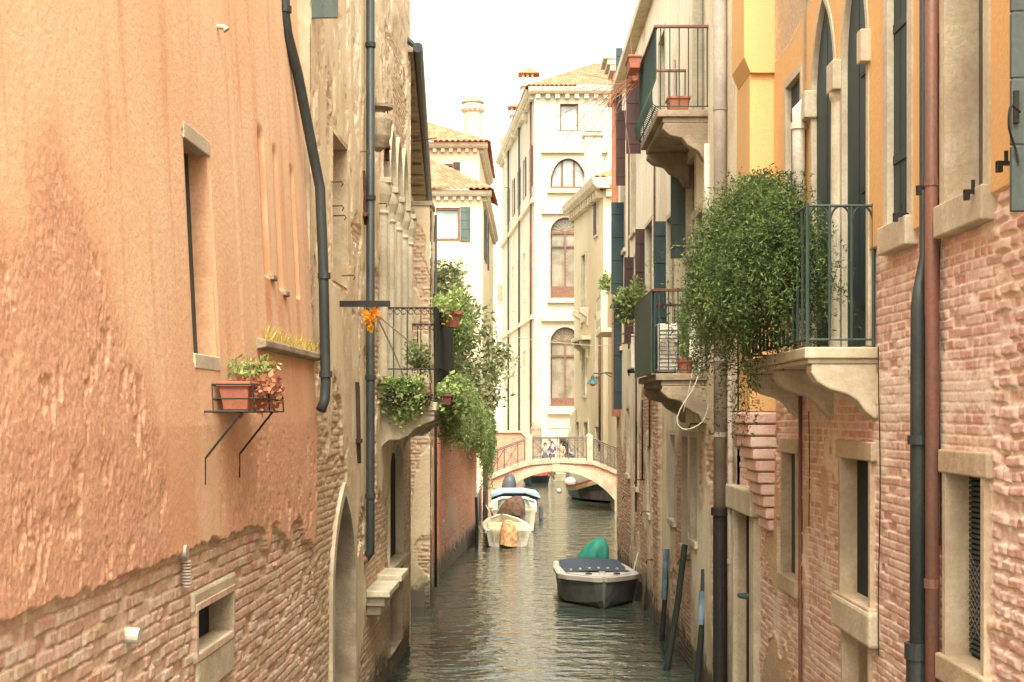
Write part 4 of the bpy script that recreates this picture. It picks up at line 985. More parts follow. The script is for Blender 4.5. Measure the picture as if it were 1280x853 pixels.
mb = MB(); mb.tube(smooth_path([FR2(2.6, .1, 5.3), FR2(2.55, .2, 4.6), FR2(2.5, .45, 4.15), FR2(2.5, .5, 3.95), FR2(2.5, .38, 3.85), FR2(2.5, .15, 3.95), FR2(2.45, .05, 4.2)]), .008, 5); mb.tube(smooth_path([FR2(2.6, .2, 5.6), FR2(2.5, .28, 4.7), FR2(2.6, .4, 4.1)]), .006, 5)
tag(mb.build('cable', M_whitep, None, FR2(2.6, .2, 4.3)), 'loose white cable looping below the middle balcony', 'cable')
# ================================================================== water
t = NT('canal_water'); v = t.pos((1, .85, 1))
b = t.b; b.inputs['Base Color'].default_value = rgba((58, 68, 54)); b.inputs['Roughness'].default_value = .045; b.inputs['IOR'].default_value = 1.45
b.inputs['Specular IOR Level'].default_value = .75
n1_ = t.noise(t.pos((.55, 1.0, 1)), 1.9, 2, .5); n2_ = t.noise(t.pos((.7, 1.15, 1)), 4.4, 2, .5); n3_ = t.noise(t.pos((.9, 1, 1)), 12, 2, .5)
h = t.math('ADD', t.math('MULTIPLY', n1_, .07), t.math('MULTIPLY', n2_, .034)); h = t.math('ADD', h, t.math('MULTIPLY', n3_, .005))
t.set(b.inputs['Normal'], t.bump(h, 1.0, 1.0)); M_water = t.m
tag(MB().add([(-300, -200, 0), (300, -200, 0), (300, 500, 0), (-300, 500, 0)], [(0, 1, 2, 3)]).build('water', M_water, None, (0, 0, 0)), kind='structure')
tag(MB().box(W3, -30, 60, 90.5, 240, -.6, .55).build('pavement', M_stone, None, (0, 95, 0)), kind='structure')
tag(MB().box(W3, -12, -1.3, 59.5, 90.5, -.6, .8).build('quay', M_stone, None, (-4, 75, 0)), kind='structure')
tag(MB().box(W3, 4.95, 20, 40, 90.5, -.6, .9).build('quay', M_stone, None, (9, 60, 0)), kind='structure')

# ================================================================== bridge
M_stoneB = mat('bridge_stone', (186, 170, 136), (158, 140, 108), rough=.85, scale=2.2, bump=.7, bd=.01)
M_railB = mat('brown_grey_rail', (112, 94, 82), (96, 80, 72), rough=.6, scale=8, bump=.2, bd=.001)
br = thing('footbridge', (1.9, 60, 0), 'small arched stone and brick footbridge with iron railings across the canal', 'bridge')
YB = 59.2; WB = 2.6; k_ = YB/FPX
def bx(x): return (x-HX)*k_
def bz(y): return CAMZ+(HY-y)*k_
top = [(598, 601), (612, 595), (640, 583.5), (657, 578), (664, 576.5), (700, 574), (735, 575.5), (742, 576.5), (760, 583.5), (776, 590.5), (792, 597)]
topp = [(bx(x), bz(y)) for x, y in top]
cx_ = (bx(612)+bx(778))/2; hw_ = (bx(778)-bx(612))/2

def arc(n, h, yb, yc):
    h *= k_; r = (yb-yc)*k_; RR = (h*h+r*r)/(2*r); cc = bx(695.5); out = [(cc-h, -.6)]
    for i in range(n-1):
        x = -h+2*h*i/(n-2); out.append((cc+x, bz(yc)-RR+math.sqrt(RR*RR-x*x)))
    return out+[(cc+h, -.6)]
inn = arc(28, 73, 626, 589.5); out_ = arc(28, 81.5, 617, 580)
def topz(x): return float(np.interp(x, [p[0] for p in topp], [p[1] for p in topp]))
# brick spandrel: between arch ring and parapet line
mb = MB(); xs = [p[0] for p in out_]; XS = np.linspace(bx(598), bx(792), 60)
oz_ = lambda x: float(np.interp(x, [p[0] for p in out_], [p[1] for p in out_], left=-.6, right=-.6))
for i in range(59):
    xa, xb = XS[i], XS[i+1]; za, zb_ = oz_(xa), oz_(xb); ta, tb = topz(xa)-.15, topz(xb)-.15
    if ta > za or tb > zb_: mb.prism([(xa, YB+.03, min(za, ta)), (xb, YB+.03, min(zb_, tb)), (xb, YB+.03, tb), (xa, YB+.03, ta)], [(xa, YB+WB-.03, min(za, ta)), (xb, YB+WB-.03, min(zb_, tb)), (xb, YB+WB-.03, tb), (xa, YB+WB-.03, ta)])
o = mb.build('spandrel', M_redbrick, br)
def setwm(o, P, M, A=0.):
    me = o.data; rg = np.random.default_rng(1); c = np.tile([P, M, .4, A], (len(me.vertices), 1)).astype(np.float32); c[:, 2] = rg.random(len(c)); a = me.color_attributes.new('wm', 'FLOAT_COLOR', 'POINT'); a.data.foreach_set('color', c.ravel())
def brickmat(name, c1, c2, mo):
    t = NT(name); g = t.n('ShaderNodeNewGeometry'); s = t.n('ShaderNodeSeparateXYZ'); t.set(s.inputs[0], g.outputs['Position'])
    cb = t.n('ShaderNodeCombineXYZ'); t.set(cb.inputs[0], t.math('ADD', s.outputs[0], s.outputs[1])); t.set(cb.inputs[1], s.outputs[2])
    x = t.n('ShaderNodeTexBrick', Vector=cb.outputs[0], Color1=rgba(c1), Color2=rgba(c2), Mortar=rgba(mo), Scale=1.0, Mortar_Size=.01, Brick_Width=.25, Row_Height=.075)
    c = t.mix(t.rng(t.noise(t.pos(), 2, 4), .4, .7, 0, .5), x.outputs[0], rgba(mo)); t.set(t.b.inputs['Base Color'], c); t.b.inputs['Roughness'].default_value = .9
    t.set(t.b.inputs['Normal'], t.bump(t.noise(t.pos(), 20, 3), .6, .01)); return t.m
M_brickT = brickmat('parapet_brick', (186, 100, 66), (200, 122, 84), (206, 160, 122))
o.data.materials.clear(); o.data.materials.append(M_brickT)
mb = MB()
for i in range(28):
    a, b_, c, d = inn[i], inn[i+1], out_[i+1], out_[i]; g = .006
    mb.prism([(a[0], YB-.02, a[1]), (b_[0], YB-.02, b_[1]), (c[0], YB-.02, c[1]), (d[0], YB-.02, d[1])], [(a[0], YB+WB+.02, a[1]), (b_[0], YB+WB+.02, b_[1]), (c[0], YB+WB+.02, c[1]), (d[0], YB+WB+.02, d[1])])
mb.build('arch_ring', M_stoneB, br, bevel=.01)
mb = MB(); mb.box(W3, cx_-.16, cx_+.16, YB-.05, YB+WB+.05, inn[14][1]-.02, out_[14][1]+.02); mb.build('keystone', M_stoneB, br, bevel=.02)
mb = MB()
for i in range(len(topp)-1):
    (xa, za), (xb, zb_) = topp[i], topp[i+1]
    mb.prism([(xa, YB-.07, za-.16), (xb, YB-.07, zb_-.16), (xb, YB-.07, zb_), (xa, YB-.07, za)], [(xa, YB+WB+.07, za-.16), (xb, YB+WB+.07, zb_-.16), (xb, YB+WB+.07, zb_), (xa, YB+WB+.07, za)])
mb.build('deck', M_stoneB, br)
for yy, far in ((YB, False), (YB+WB, True)):
    for x in (661, 737.5):
        xx = bx(x)+(.1 if far else 0); z0 = topz(xx)-.1; mb = MB(); mb.box(W3, xx-.115, xx+.115, yy-.08, yy+.15, z0, z0+1.02)
        mb.lathe((xx, yy+.035, z0+1.02), [(.12, 0), (.135, .04), (.12, .1), (.07, .15), (.01, .17)], 14); mb.build('newel_post', M_stoneB, br, bevel=.01)
    for (xa, xb, n) in ((bx(666), bx(733), 6), (bx(613), bx(656), 5), (bx(742), bx(777), 4)):
        mb = MB(); za, zb_ = topz(xa), topz(xb)
        L = lambda u, q: (xa+(xb-xa)*u, yy+.03, za+(zb_-za)*u+q)
        for q, r in ((.93, .022), (.84, .012), (.1, .012)): mb.tube([L(0, q), L(1, q)], r, 5)
        for i in range(0, n+1): mb.tube([L(i/n, 0), L(i/n, .93)], .013 if i % 2 else .02, 5)
        for i in range(0, n-1, 2):
            mb.tube([L(i/n, .1), L((i+2)/n, .84)], .01, 4); mb.tube([L(i/n, .84), L((i+2)/n, .1)], .01, 4)
        mb.build('railing', M_railB, br)

# ================================================================== far buildings
def facade(name, F, z0, z1, m, ops, parent, st=.25):
    cs = uniq(list(np.arange(0, F.L, st))+[F.L]+[o['s0'] for o in ops]+[o['s1'] for o in ops]) if not any(o['arch'] for o in ops) else uniq(list(np.arange(0, F.L, .1))+[F.L]+[o['s0'] for o in ops]+[o['s1'] for o in ops])
    rs = rows([(z0, z1, .12 if any(o['arch'] for o in ops) else st)], ops)
    def hf(S, Z): z = np.zeros_like(S); return z, z+1, z, z+.5, z+.35*sst(.5, .7, fbm(S*.5, Z*.3, 4, 7))
    return relief(name, F, cs, rs, hf, ops, m, parent, lip=0., lipw=.01)
# white palace, end of the canal
DW = 95.0; kw = DW/FPX; ang = math.atan2(-.087, 1)
FW = Fr(((668-HX)*kw, DW), ((668-HX)*kw+9, DW+.0), (0, -1)); wz = lambda y: CAMZ+(HY-y)*kw; wx = lambda x: (x-668)*kw
pal = thing('white_palace', ((668-HX)*kw, DW, .8), 'tall white palace with arched windows closing the end of the canal', 'palace')
oo = [op(wx(700), wx(723), wz(163), wz(130)), op(wx(688), wx(732.5), wz(235), wz(198), 'round', 1.65), op(wx(688), wx(725), wz(372), wz(272), 'round', .98), op(wx(688), wx(725), wz(507), wz(409), 'round', .98), op(wx(699), wx(723), .5, wz(544.5))]
facade('wall', FW, .5, 25.9, M_white, oo, pal)
Q = FW(0, 0, 0); FWs = Fr((Q[0], Q[1]), (Q[0]-2.35, Q[1]+27), (-1, 0))
so_ = []
for k, s in enumerate((1.6, 6.0, 10.5, 15, 20)):
    for (za, zb_) in ((19.5, 22.2), (12, 15.5), (5.0, 8.5)): so_.append(op(s, s+1.1, za, zb_))
facade('side_facade', FWs, .5, 25.9, M_white, so_, pal, .3)
mb = MB(); mb.add([(Q[0]+9, Q[1], .5), (Q[0]+9, Q[1]+27, .5), (Q[0]-2.35, Q[1]+27, .5), (Q[0]+9, Q[1], 25.9), (Q[0]+9, Q[1]+27, 25.9), (Q[0]-2.35, Q[1]+27, 25.9)], [(0, 1, 4, 3), (1, 2, 5, 4)]); mb.build('back_wall', M_side, pal)
for i, o in enumerate(oo):
    w = window(FW, o, pal, M_stoneP, .3, .14, .06, back=[M_glassP, M_glassP, M_glassB, M_glassB, M_dark][i] if i < 5 else None)
    if i in (1, 2, 3):
        mb = MB(); n = [0, 3, 2, 2][i]; a, b_, z0, z1 = o['s0'], o['s1'], o['z0'], o['z1']; zs = z1-o['rise']
        for k in range(n+1):
            s = a+(b_-a)*k/n; zt = float(otop(o, np.array([min(max(s, a+.1), b_-.1)]))[0]) if i == 1 else (zs if i > 1 and 0 < k < n else zs)
            mb.box(FW, max(a, s-.07), min(b_, s+.07), -.28, -.18, z0, max(zt-.03, z0+.3))
        if i > 1:
            mb.box(FW, a, b_, -.27, -.17, zs-.1, zs+.05); mb.box(FW, a, b_, -.27, -.17, zs-1.0, zs-.88); mb.box(FW, a, b_, -.29, -.15, z0, z0+.75 if i == 2 else z0+.5)
        else: mb.box(FW, a, b_, -.27, -.17, z0, z0+.12)
        p = oprof(o); p2 = oprof(o, -.1)
        for k in range(len(p)-1): mb.prism([FW(p[k][0], -.18, p[k][1]), FW(p[k+1][0], -.18, p[k+1][1]), FW(p2[k+1][0], -.18, p2[k+1][1]), FW(p2[k][0], -.18, p2[k][1])], [FW(p[k][0], -.26, p[k][1]), FW(p[k+1][0], -.26, p[k+1][1]), FW(p2[k+1][0], -.26, p2[k+1][1]), FW(p2[k][0], -.26, p2[k][1])])
        mb.build('window_frame', M_wood, w)
        if i > 1:
            mb = MB(); c = (a+b_)/2
            for k in range(1, 10): q = PI*k/10; mb.tube([FW(c, -.27, zs+.05), FW(c+math.cos(q)*o['rise'], -.27, zs+.02+math.sin(q)*o['rise']*.96)], .022, 4)
            zt = zs-1.0
            for r_ in range(int((zt-z0-.8)/.23)):
                for q_ in range(7): mb.tube([FW(a+.1+(b_-a-.2)*(q_+.5)/7+.09*math.cos(t_), -.29, z0+.9+.23*r_+.09*math.sin(t_)) for t_ in np.linspace(0, 2*PI, 7)], .012, 3, False)
            mb.build('leading', M_stoneD, w)
    if i == 0: MB().box(FW, o['s0'], o['s0']+.08, -.25, -.1, o['z0'], o['z1']).box(FW, o['s1']-.08, o['s1'], -.25, -.1, o['z0'], o['z1']).box(FW, o['s0'], o['s1'], -.25, -.1, o['z1']-.08, o['z1']).build('window_frame', M_wood, w)
for (ya, yb, xa, xb) in ((184, 192, 677, 760), (260, 268, 677, 725), (394, 402, 677, 725), (375, 379, 684, 727), (512, 518, 684, 727), (238, 242, 684, 736)):
    MB().box(FW, wx(xa), wx(xb), 0, .28, wz(yb), wz(ya)).build('string_course', M_stoneP, pal, bevel=.03)
def cornice(F, z, L, parent, m=M_stoneP, dent=True, sc=1., s0=-.4):
    mb = MB(); mb.oz(F, [(-.2, z), (.35*sc, z), (.5*sc, z+.15*sc), (.55*sc, z+.42*sc), (-.2, z+.42*sc)], s0, L+.4)
    if dent:
        n = int(L/(.62*sc))
        for k in range(n): mb.box(F, .1+k*L/n, .1+k*L/n+.3*sc, 0, .3*sc, z-.32*sc, z-.002)
    return mb.build('cornice', m, parent, bevel=.02)
cornice(FW, 25.4, 9, pal); cornice(FWs, 25.4, 27, pal, s0=.4)
for x in (678, ): MB().box(FW, wx(668), wx(676), 0, .12, .5, 25.4).build('corner_pilaster', M_stoneP, pal)
mb = MB(); ap = (Q[0]+7.5, Q[1]+11, 29.8)
tiles(mb, (Q[0]-.5, Q[1]-.5, 25.85), (Q[0]+9.5, Q[1]-.5, 25.85), (Q[0]+9.5, Q[1]+9, 29.6), (Q[0]+4.5, Q[1]+9, 29.6), .3, 20, .09)
tiles(mb, (Q[0]-2.8, Q[1]+27, 25.85), (Q[0]-.5, Q[1]-.5, 25.85), (Q[0]+4.5, Q[1]+9, 29.6), (Q[0]+3, Q[1]+20, 29.6), .3, 20, .09)
mb.build('roof', M_tile, pal)
for o in so_:
    w = window(FWs, o, pal, M_stoneP, .15, .1, .08, back=M_glass); 
    if o['z0'] > 12: shutter(FWs, o['s0']-.5, o['s0'], .02, .06, o['z0'], o['z1'], M_shutB, w, 2); shutter(FWs, o['s1'], o['s1']+.5, .02, .06, o['z0'], o['z1'], M_shutB, w, 2)
for s in (1.0, 9.6, 19): pipe([FWs(s, .15, 25.2), FWs(s, .15, .8)], .07, M_rust if s < 5 else M_pipeD, pal)
for z in (18.2, 10.4): MB().box(FWs, 0, 27, 0, .2, z, z+.3).build('string_course', M_stoneP, pal)
for r_ in range(5):
    for q_ in range(7):
        a = .9+q_*1.15+(.5 if r_ % 2 else 0); z = .6+r_*.62
        if z+.6 > wz(544.5) or a > oo[4]['s1']+.05 or a+1.1 < oo[4]['s0']-.05:
            if z < wz(520): MB().box(FW, a, a+1.12, 0, .07, z, z+.58).build('rusticated_block', M_stoneP, pal, bevel=.03)
def venice_chimney(name, c, h, lab, flare=False):
    mb = MB()
    if not flare:
        mb.box(W3, c[0]-.5, c[0]+.5, c[1]-.5, c[1]+.5, c[2], c[2]+h*.62); mb.box(W3, c[0]-.62, c[0]+.62, c[1]-.62, c[1]+.62, c[2]+h*.62, c[2]+h*.68)
        for a in (-.5, -.17, .16): mb.box(W3, c[0]+a, c[0]+a+.17, c[1]-.5, c[1]-.35, c[2]+h*.68, c[2]+h*.86); mb.box(W3, c[0]+a, c[0]+a+.17, c[1]+.35, c[1]+.5, c[2]+h*.68, c[2]+h*.86)
        o = mb.build(name, M_stoneP, pal)
        MB().prism([(c[0]-.75, c[1]-.75, c[2]+h*.86), (c[0]+.75, c[1]-.75, c[2]+h*.86), (c[0]+.75, c[1]+.75, c[2]+h*.86), (c[0]-.75, c[1]+.75, c[2]+h*.86)], [(c[0]-.1, c[1]-.1, c[2]+h), (c[0]+.1, c[1]-.1, c[2]+h), (c[0]+.1, c[1]+.1, c[2]+h), (c[0]-.1, c[1]+.1, c[2]+h)]).build('cap', M_tile, o)
    else: o = mb.lathe(c, [(.35, 0), (.35, h*.5), (.75, h*.93), (.8, h), (.01, h)], 16).build(name, M_stoneP, pal)
    o['label'] = lab
venice_chimney('chimney', PT(661, 128, 100)[:2]+(24.6,), 3.8, 'tallest white chimney with a tiled cap')
venice_chimney('chimney', PT(647, 160, 108)[:2]+(25.0,), 2.6, 'lower white chimney with arcaded cap')
venice_chimney('chimney', PT(636, 180, 116)[:2]+(22.5,), 4.0, 'funnel shaped white chimney', True)

# right cream house beyond the bridge
FC = Fr((4.5, 70), (3.45, 79), (-1, 0)); FCf = Fr((4.5, 70), (12, 70), (0, -1))
rc = thing('corniced_house', (4.6, 72, .8), 'narrow cream house with a heavy cornice behind the right end of the bridge', 'house')
fo = [op(FC.s(747.5), FC.s(743.5), FC.z(745, 295), FC.z(745, 247)), op(1.0, 2.0, 6.0, 9), op(5.0, 6.2, 9, 12.5), op(4.2, 5.4, 1.6, 3.6), op(1.0, 1.9, 1.5, 3.4), op(7, 8, 1.6, 3.6), op(5, 6, 5, 7.6)]
facade('wall', FC, .5, 15.4, M_palewall, fo, rc); facade('front_wall', FCf, .5, 15.4, M_palewall, [], rc)
MB().add([(3.45, 79, .5), (12, 79, .5), (12, 79, 15.4), (3.45, 79, 15.4), (12, 70, .5), (12, 70, 15.4)], [(0, 1, 2, 3), (1, 4, 5, 2)]).build('back_wall', M_side, rc)
for o in fo:
    w = window(FC, o, rc, M_stoneP, .15, .12, .08, back=M_glass, sill=(.1, .1, .1))
shutter(FC, fo[0]['s0'], fo[0]['s1'], .02, .08, fo[0]['z0'], fo[0]['z1'], M_shutB, rc, 2)
cornice(FC, 15.1, 9.0, rc, sc=1.2, s0=-.6); cornice(FCf, 15.1, 7.5, rc, sc=1.2, s0=-.2)
mb = MB(); tiles(mb, (4.0, 69.4, 15.6), (12.5, 69.4, 15.6), (12, 75, 17.4), (6.5, 75, 17.4), .3, 12, .08); tiles(mb, (2.9, 79.4, 15.6), (4.0, 69.4, 15.6), (6.5, 75, 17.4), (5.5, 79, 17.4), .3, 12, .08); mb.build('roof', M_tile, rc)
for (z, o_) in ((9.6, .5), (7.9, .45)):
    for s in (6.3, 4.2): MB().oz(FC, [(0, z), (o_, z), (o_, z-.25), (.12, z-.5), (.12, z-.9), (0, z-1.0)], s, s+.35).build('corbel', M_stoneP, rc, bevel=.03)
MB().box(FC, 3.6, 7.0, 0, .5, 7.9, 8.1).build('shelf', M_stoneP, rc, bevel=.02)
pipe([FC(.4, .12, 9.5), FC(.4, .12, 2.2)], .06, M_rust, rc)
MB().oz(FC, [(0, 2.0), (.25, 2.0), (.5, 2.6), (.3, 3.4), (.3, 4.0), (0, 4.4)], 8.2, 8.7).build('buttress', M_stoneP, rc, bevel=.04)
k = 77/FPX; c = PT(741, 139, 77); zz = lambda y: CAMZ+(HY-y)*k
ch_ = MB().box(W3, c[0]-.45, c[0]+.45, 76.6, 77.5, 15.2, zz(170)).build('chimney', M_stoneP, rc)
MB().box(W3, c[0]-11*k, c[0]+11*k, 76.45, 77.65, zz(167), zz(139)).box(W3, c[0]-.56, c[0]+.56, 76.5, 77.6, zz(172), zz(167)).build('chimney_head', M_stoneP, ch_, bevel=.04)
# balcony with balusters on the near side
FK = Fr((4.62, 58), (4.7, 69.5), (-1, 0))
rk2 = thing('balustrade_house', (4.7, 63, .9), 'pale house with a stone baluster balcony between bridge and corniced house', 'house')
facade('wall', FK, .5, 10.6, M_palewall, [op(2, 3, 5, 7), op(6.6, 7.8, 8.0, 10)], rk2)
MB().add([FK(0, 0, .5), FK(0, -6, .5), FK(0, -6, 10.6), FK(0, 0, 10.6), FK(FK.L, -6, .5), FK(FK.L, -6, 10.6), FK(FK.L, 0, .5), FK(FK.L, 0, 10.6)], [(0, 1, 2, 3), (1, 4, 5, 2), (3, 2, 5, 7), (4, 6, 7, 5)]).build('side_wall', M_side, rk2)
for o in (op(2, 3, 5, 7), op(6.6, 7.8, 8, 10)): window(FK, o, rk2, M_stoneP, .15, .1, .06, back=M_glass)
zb2 = CAMZ+(HY-413)*64/FPX
sl_ = MB().box(FK, 4.2, 8.6, 0, .75, zb2-.18, zb2).build('balcony', M_stoneP, rk2, bevel=.02)
mb = MB(); mb.box(FK, 4.2, 8.6, .55, .75, zb2+1.5, zb2+1.65)
for s in (4.2, 8.3): mb.box(FK, s, s+.3, .5, .76, zb2, zb2+1.5)
mb.build('parapet', M_stoneP, sl_, bevel=.01)
for k in range(9):
    c = FK(4.75+k*.42, .64, zb2); MB().lathe(c, [(.1, 0), (.1, .1), (.06, .2), (.13, .5), (.1, .75), (.055, .95), (.09, 1.2), (.1, 1.5)], 10).build('baluster', M_stoneP, sl_, smooth=False)
clump('pot_plant', FK, 5.4, .5, zb2+2.0, .5, .25, .6, 500, .16, L_fern2, 'pale green climber behind the stone baluster balcony', seed=90)
# street lamp arm
c = PT(741, 474, 52); z = c[2]
lp = thing('street_lamp', (XR+.1, 38.6, z), 'teal street lamp on a long curled arm at the far corner of the right bank', 'street lamp')
def q_(x, y, D=38.9): return PT(x, y, D)
mb = MB(); mb.tube([q_(772, 468), q_(760, 466), q_(748, 467), q_(742, 467)], .022, 6); mb.tube([q_(772, 474), q_(765, 472), q_(757, 467)], .014, 5); mb.tube([q_(768, 471), q_(764, 468), q_(767, 465), q_(771, 467)], .01, 4); mb.build('arm', M_ironG, lp)
a = q_(741, 480); mb = MB(); mb.lathe(a, [(.02, .24), (.05, .2), (.07, .12), (.16, .02), (.17, 0)][::-1], 14); mb.build('lamp_shade', mat('teal_enamel', (60, 108, 104), (50, 90, 88), rough=.4), lp)
MB().lathe((a[0], a[1], a[2]-.07), [(.03, 0), (.08, .03), (.09, .07)], 12).build('lamp_glass', M_whitep, lp)

# left far house (two wings)
lf = thing('cream_house', (-4, 64, .8), 'cream house with tiled hipped roof and a wide green shuttered window', 'house')
D1 = 61.; k1 = D1/FPX; X1 = (603-HX)*k1; lz = lambda y: CAMZ+(HY-y)*k1
FA = Fr((X1-9, D1), (X1, D1), (0, -1)); ax = lambda x: (x-603)*k1+9
fo = [op(ax(545), ax(575), lz(301), lz(260))]
facade('wall', FA, .5, lz(240), M_palewall, fo, lf)
FAs = Fr((X1, D1), (X1+.25, D1+16), (1, 0))
facade('side_facade', FAs, .5, lz(240), M_palewall, [op(2.5, 3.5, 11, 13), op(7, 8, 11, 13)], lf)
MB().add([(X1-9, D1, .5), (X1-9, D1+16, .5), (X1+.25, D1+16, .5), (X1-9, D1, 13.6), (X1-9, D1+16, 13.6), (X1+.25, D1+16, 13.6)], [(0, 1, 4, 3), (1, 2, 5, 4), (3, 4, 5)]).build('back_wall', M_side, lf)
w = window(FA, fo[0], lf, M_stoneP, .12, .05, .04, back=M_glassP)
o = fo[0]; MB().box(FA, o['s1']-.09, o['s1'], -.1, .0, o['z0'], o['z1']).box(FA, o['s0'], o['s1']-.09, -.1, .0, o['z0'], o['z0']+.09).box(FA, o['s0'], o['s1']-.09, -.1, .0, o['z1']-.09, o['z1']).build('window_frame', M_wood, w)
shutter(FA, ax(575.5), ax(588), .02, .07, lz(302), lz(259), M_shutG, w, 4)
for s in (2.0, 3.5, 6.5): shutter(FAs, s, s+.5, .02, .07, 10.9, 13.1, M_shutG, lf, 3)
cornice(FA, lz(246), 9, lf, sc=.55, s0=-.2); cornice(FAs, lz(246), 16, lf, sc=.55, s0=.05)
mb = MB(); z = lz(239); A_ = (X1+.45, D1-.45, z)
tiles(mb, (X1-9, D1-.45, z), A_, (X1-3.5, D1+4.5, z+2.6), (X1-9, D1+4.5, z+2.6), .26, 12, .08); tiles(mb, A_, (X1+.6, D1+4.6, z), (X1-1.5, D1+4.5, z+1.2), (X1-3.5, D1+4.5, z+2.6), .26, 12, .08)
mb.build('roof', M_tile, lf)
D2 = 66.; k2 = D2/FPX; X2 = (599-HX)*k2; uz = lambda y: CAMZ+(HY-y)*k2
FU = Fr((X2-9, D2), (X2, D2), (0, -1)); FUs = Fr((X2, D2), (X2+.2, D2+10), (1, 0)); aux = lambda x: (x-599)*k2+9
uo = [op(aux(540), aux(566), uz(228), uz(205))]
up = facade('upper_wall', FU, 12.5, uz(182), M_palewall, uo, lf); facade('upper_side_wall', FUs, 12.5, uz(182), M_palewall, [], lf)
w = window(FU, uo[0], lf, M_stoneP, .12, .05, .04, back=M_glass)
o = uo[0]; MB().box(FU, o['s0'], o['s1'], -.1, .0, o['z1']-.1, o['z1']).build('window_frame', M_wood, w); shutter(FU, aux(566.5), aux(575), .02, .07, uz(229), uz(203), M_shutB, w, 2)
cornice(FU, uz(186), 9, lf, sc=.6, s0=-.2); cornice(FUs, uz(186), 10, lf, sc=.6, s0=.05)
mb = MB(); z = uz(180); tiles(mb, (X2-9, D2-.5, z), (X2+.5, D2-.5, z), (X2-3.5, D2+5, z+2.2), (X2-9, D2+5, z+2.2), .26, 12, .08); tiles(mb, (X2+.5, D2-.5, z), (X2+.6, D2+10, z), (X2-3.5, D2+8, z+2.2), (X2-3.5, D2+5, z+2.2), .26, 12, .08); mb.build('upper_roof', M_tile, lf)
c = PT(591, 172, 67.5)
rc_ = MB().lathe((c[0], c[1], c[2]-.4), [(.50, 0), (.46, .1), (.43, 1.55)], 20).build('chimney', M_stone, lf)
mb = MB(); mb.lathe((c[0], c[1], c[2]+1.15), [(.43, 0), (.50, .05), (.50, .42), (.42, .44)], 20)
for k in range(14): a = 2*PI*k/14; mb.lathe((c[0]+.5*math.cos(a), c[1]+.5*math.sin(a), c[2]+1.2), [(.02, 0), (.09, .08), (.09, .2), (.02, .3)], 8)
mb.build('rim', M_stone, rc_); MB().lathe((c[0], c[1], c[2]+1.6), [(.54, 0), (.54, .1), (.1, .14)], 20).build('cap', M_stoneD, rc_)
# scaffolding and distant house
M_net = mat('scaffold_sheet', (240, 234, 220), (230, 222, 204), rough=.9, bump=0)
c = PT(614, 400, 128); k3 = 128/FPX; sc_ = thing('scaffolding', (c[0], 128, .8), 'tall pale scaffolding tower in the gap between the far houses', 'scaffolding')
mb = MB(); xa, xb = (604-HX)*k3, (621-HX)*k3; zt = CAMZ+(HY-165)*k3
for x in np.linspace(xa, xb, 3):
    for y in (128, 130): mb.tube([(x, y, .8), (x, y, zt-(0 if x > xa else 3))], .06, 5)
for z in np.arange(2, zt-1, 1.0 if 1 else 2):
    for y in (128, 130): mb.tube([(xa, y, z), (xb, y, z)], .04, 4)
mb.build('tubes', M_whiteT, sc_)
mb = MB()
for z in np.arange(2, zt-5, 4.0): mb.box(W3, xa, xb, 128.2, 129.8, z, z+.08)
mb.box(W3, xa, xb, 130.1, 130.15, .8, zt-8); mb.build('sheeting', M_net, sc_)
ds = thing('distant_house', (-1.2, 150, .8), 'distant pale house with an orange tiled roof in the narrow gap', 'house'); k4 = 150/FPX
xa, xb = (600-HX)*k4, (640-HX)*k4; z = CAMZ+(HY-378)*k4
MB().box(W3, xa, xb, 150, 160, .8, z).build('wall', mat('distant_render', (240, 226, 190), (232, 214, 176), rough=.9), ds)
mb = MB(); tiles(mb, (xa, 149.6, z), (xb, 149.6, z), (xb, 155, z+2.3), (xa, 155, z+2.3), .35, 12, .1); mb.build('roof', M_tile, ds)
# parapet, quay edge and street pieces beyond the bridge
kq = 88/FPX; qx = lambda x: (x-HX)*kq; qz = lambda y: CAMZ+(HY-y)*kq
bp = thing('brick_parapet', (0, 88, .8), 'low brick parapet wall with pale coping behind the left end of the bridge', 'wall')
MB().sz(Fr((qx(600), 88), (qx(700), 88), (0, -1)), [(0, .5), (qx(662)-qx(600), .5), (qx(662)-qx(600), qz(551)), (qx(651)-qx(600), qz(541)), (0, qz(541))], -.4, 0).build('brick_wall', M_brickT, bp)
MB().sz(Fr((qx(600), 88), (qx(700), 88), (0, -1)), [(0, qz(541)), (qx(651)-qx(600), qz(541)), (qx(664)-qx(600), qz(552)), (qx(664)-qx(600), qz(550.5)), (qx(651.5)-qx(600), qz(538.5)), (0, qz(538.5))], -.5, .1).build('coping', M_stoneP, bp)
g = thing('quay_steps', (qx(698), 86, 0), 'pale stone mooring steps seen through the arch of the bridge', 'steps')
for i, (a, b_, ya, yb) in enumerate(((690, 706, 612, 590), (692, 712, 597, 586), (700, 730, 592, 584))):
    MB().box(W3, qx(a), qx(b_), 86+i*.9, 90.4, -.4, qz(yb)).build('stone_step', M_stoneP, g, bevel=.04)
clump('weeds', W3, qx(686), 84.5, .85, .55, .4, .65, 900, .14, L_fern2, 'tuft of green weeds left of the stone mooring steps', 'plant', seed=92)
clump('weeds', W3, qx(709), 86.5, .95, .5, .4, .4, 600, .14, L_fern2, 'small tuft of green weeds on the stone mooring steps', 'plant', seed=93)
clump('weeds', W3, qx(735), 85.5, .7, .6, .4, .5, 500, .14, L_fern2, 'green weeds behind the moored wooden boat', 'plant', seed=94)
t_ = thing('covered_statue', (qx(671), 90.8, .8), 'grey rounded boulder bollard standing left of the palace door', 'bollard')
MB().lathe((qx(671), 91.0, .8), [(.32, 0), (.32, 1.2), (.38, 1.7), (.36, 2.3), (.2, 2.7), (.02, 2.8)], 14).build('stone_body', M_stoneD, t_)
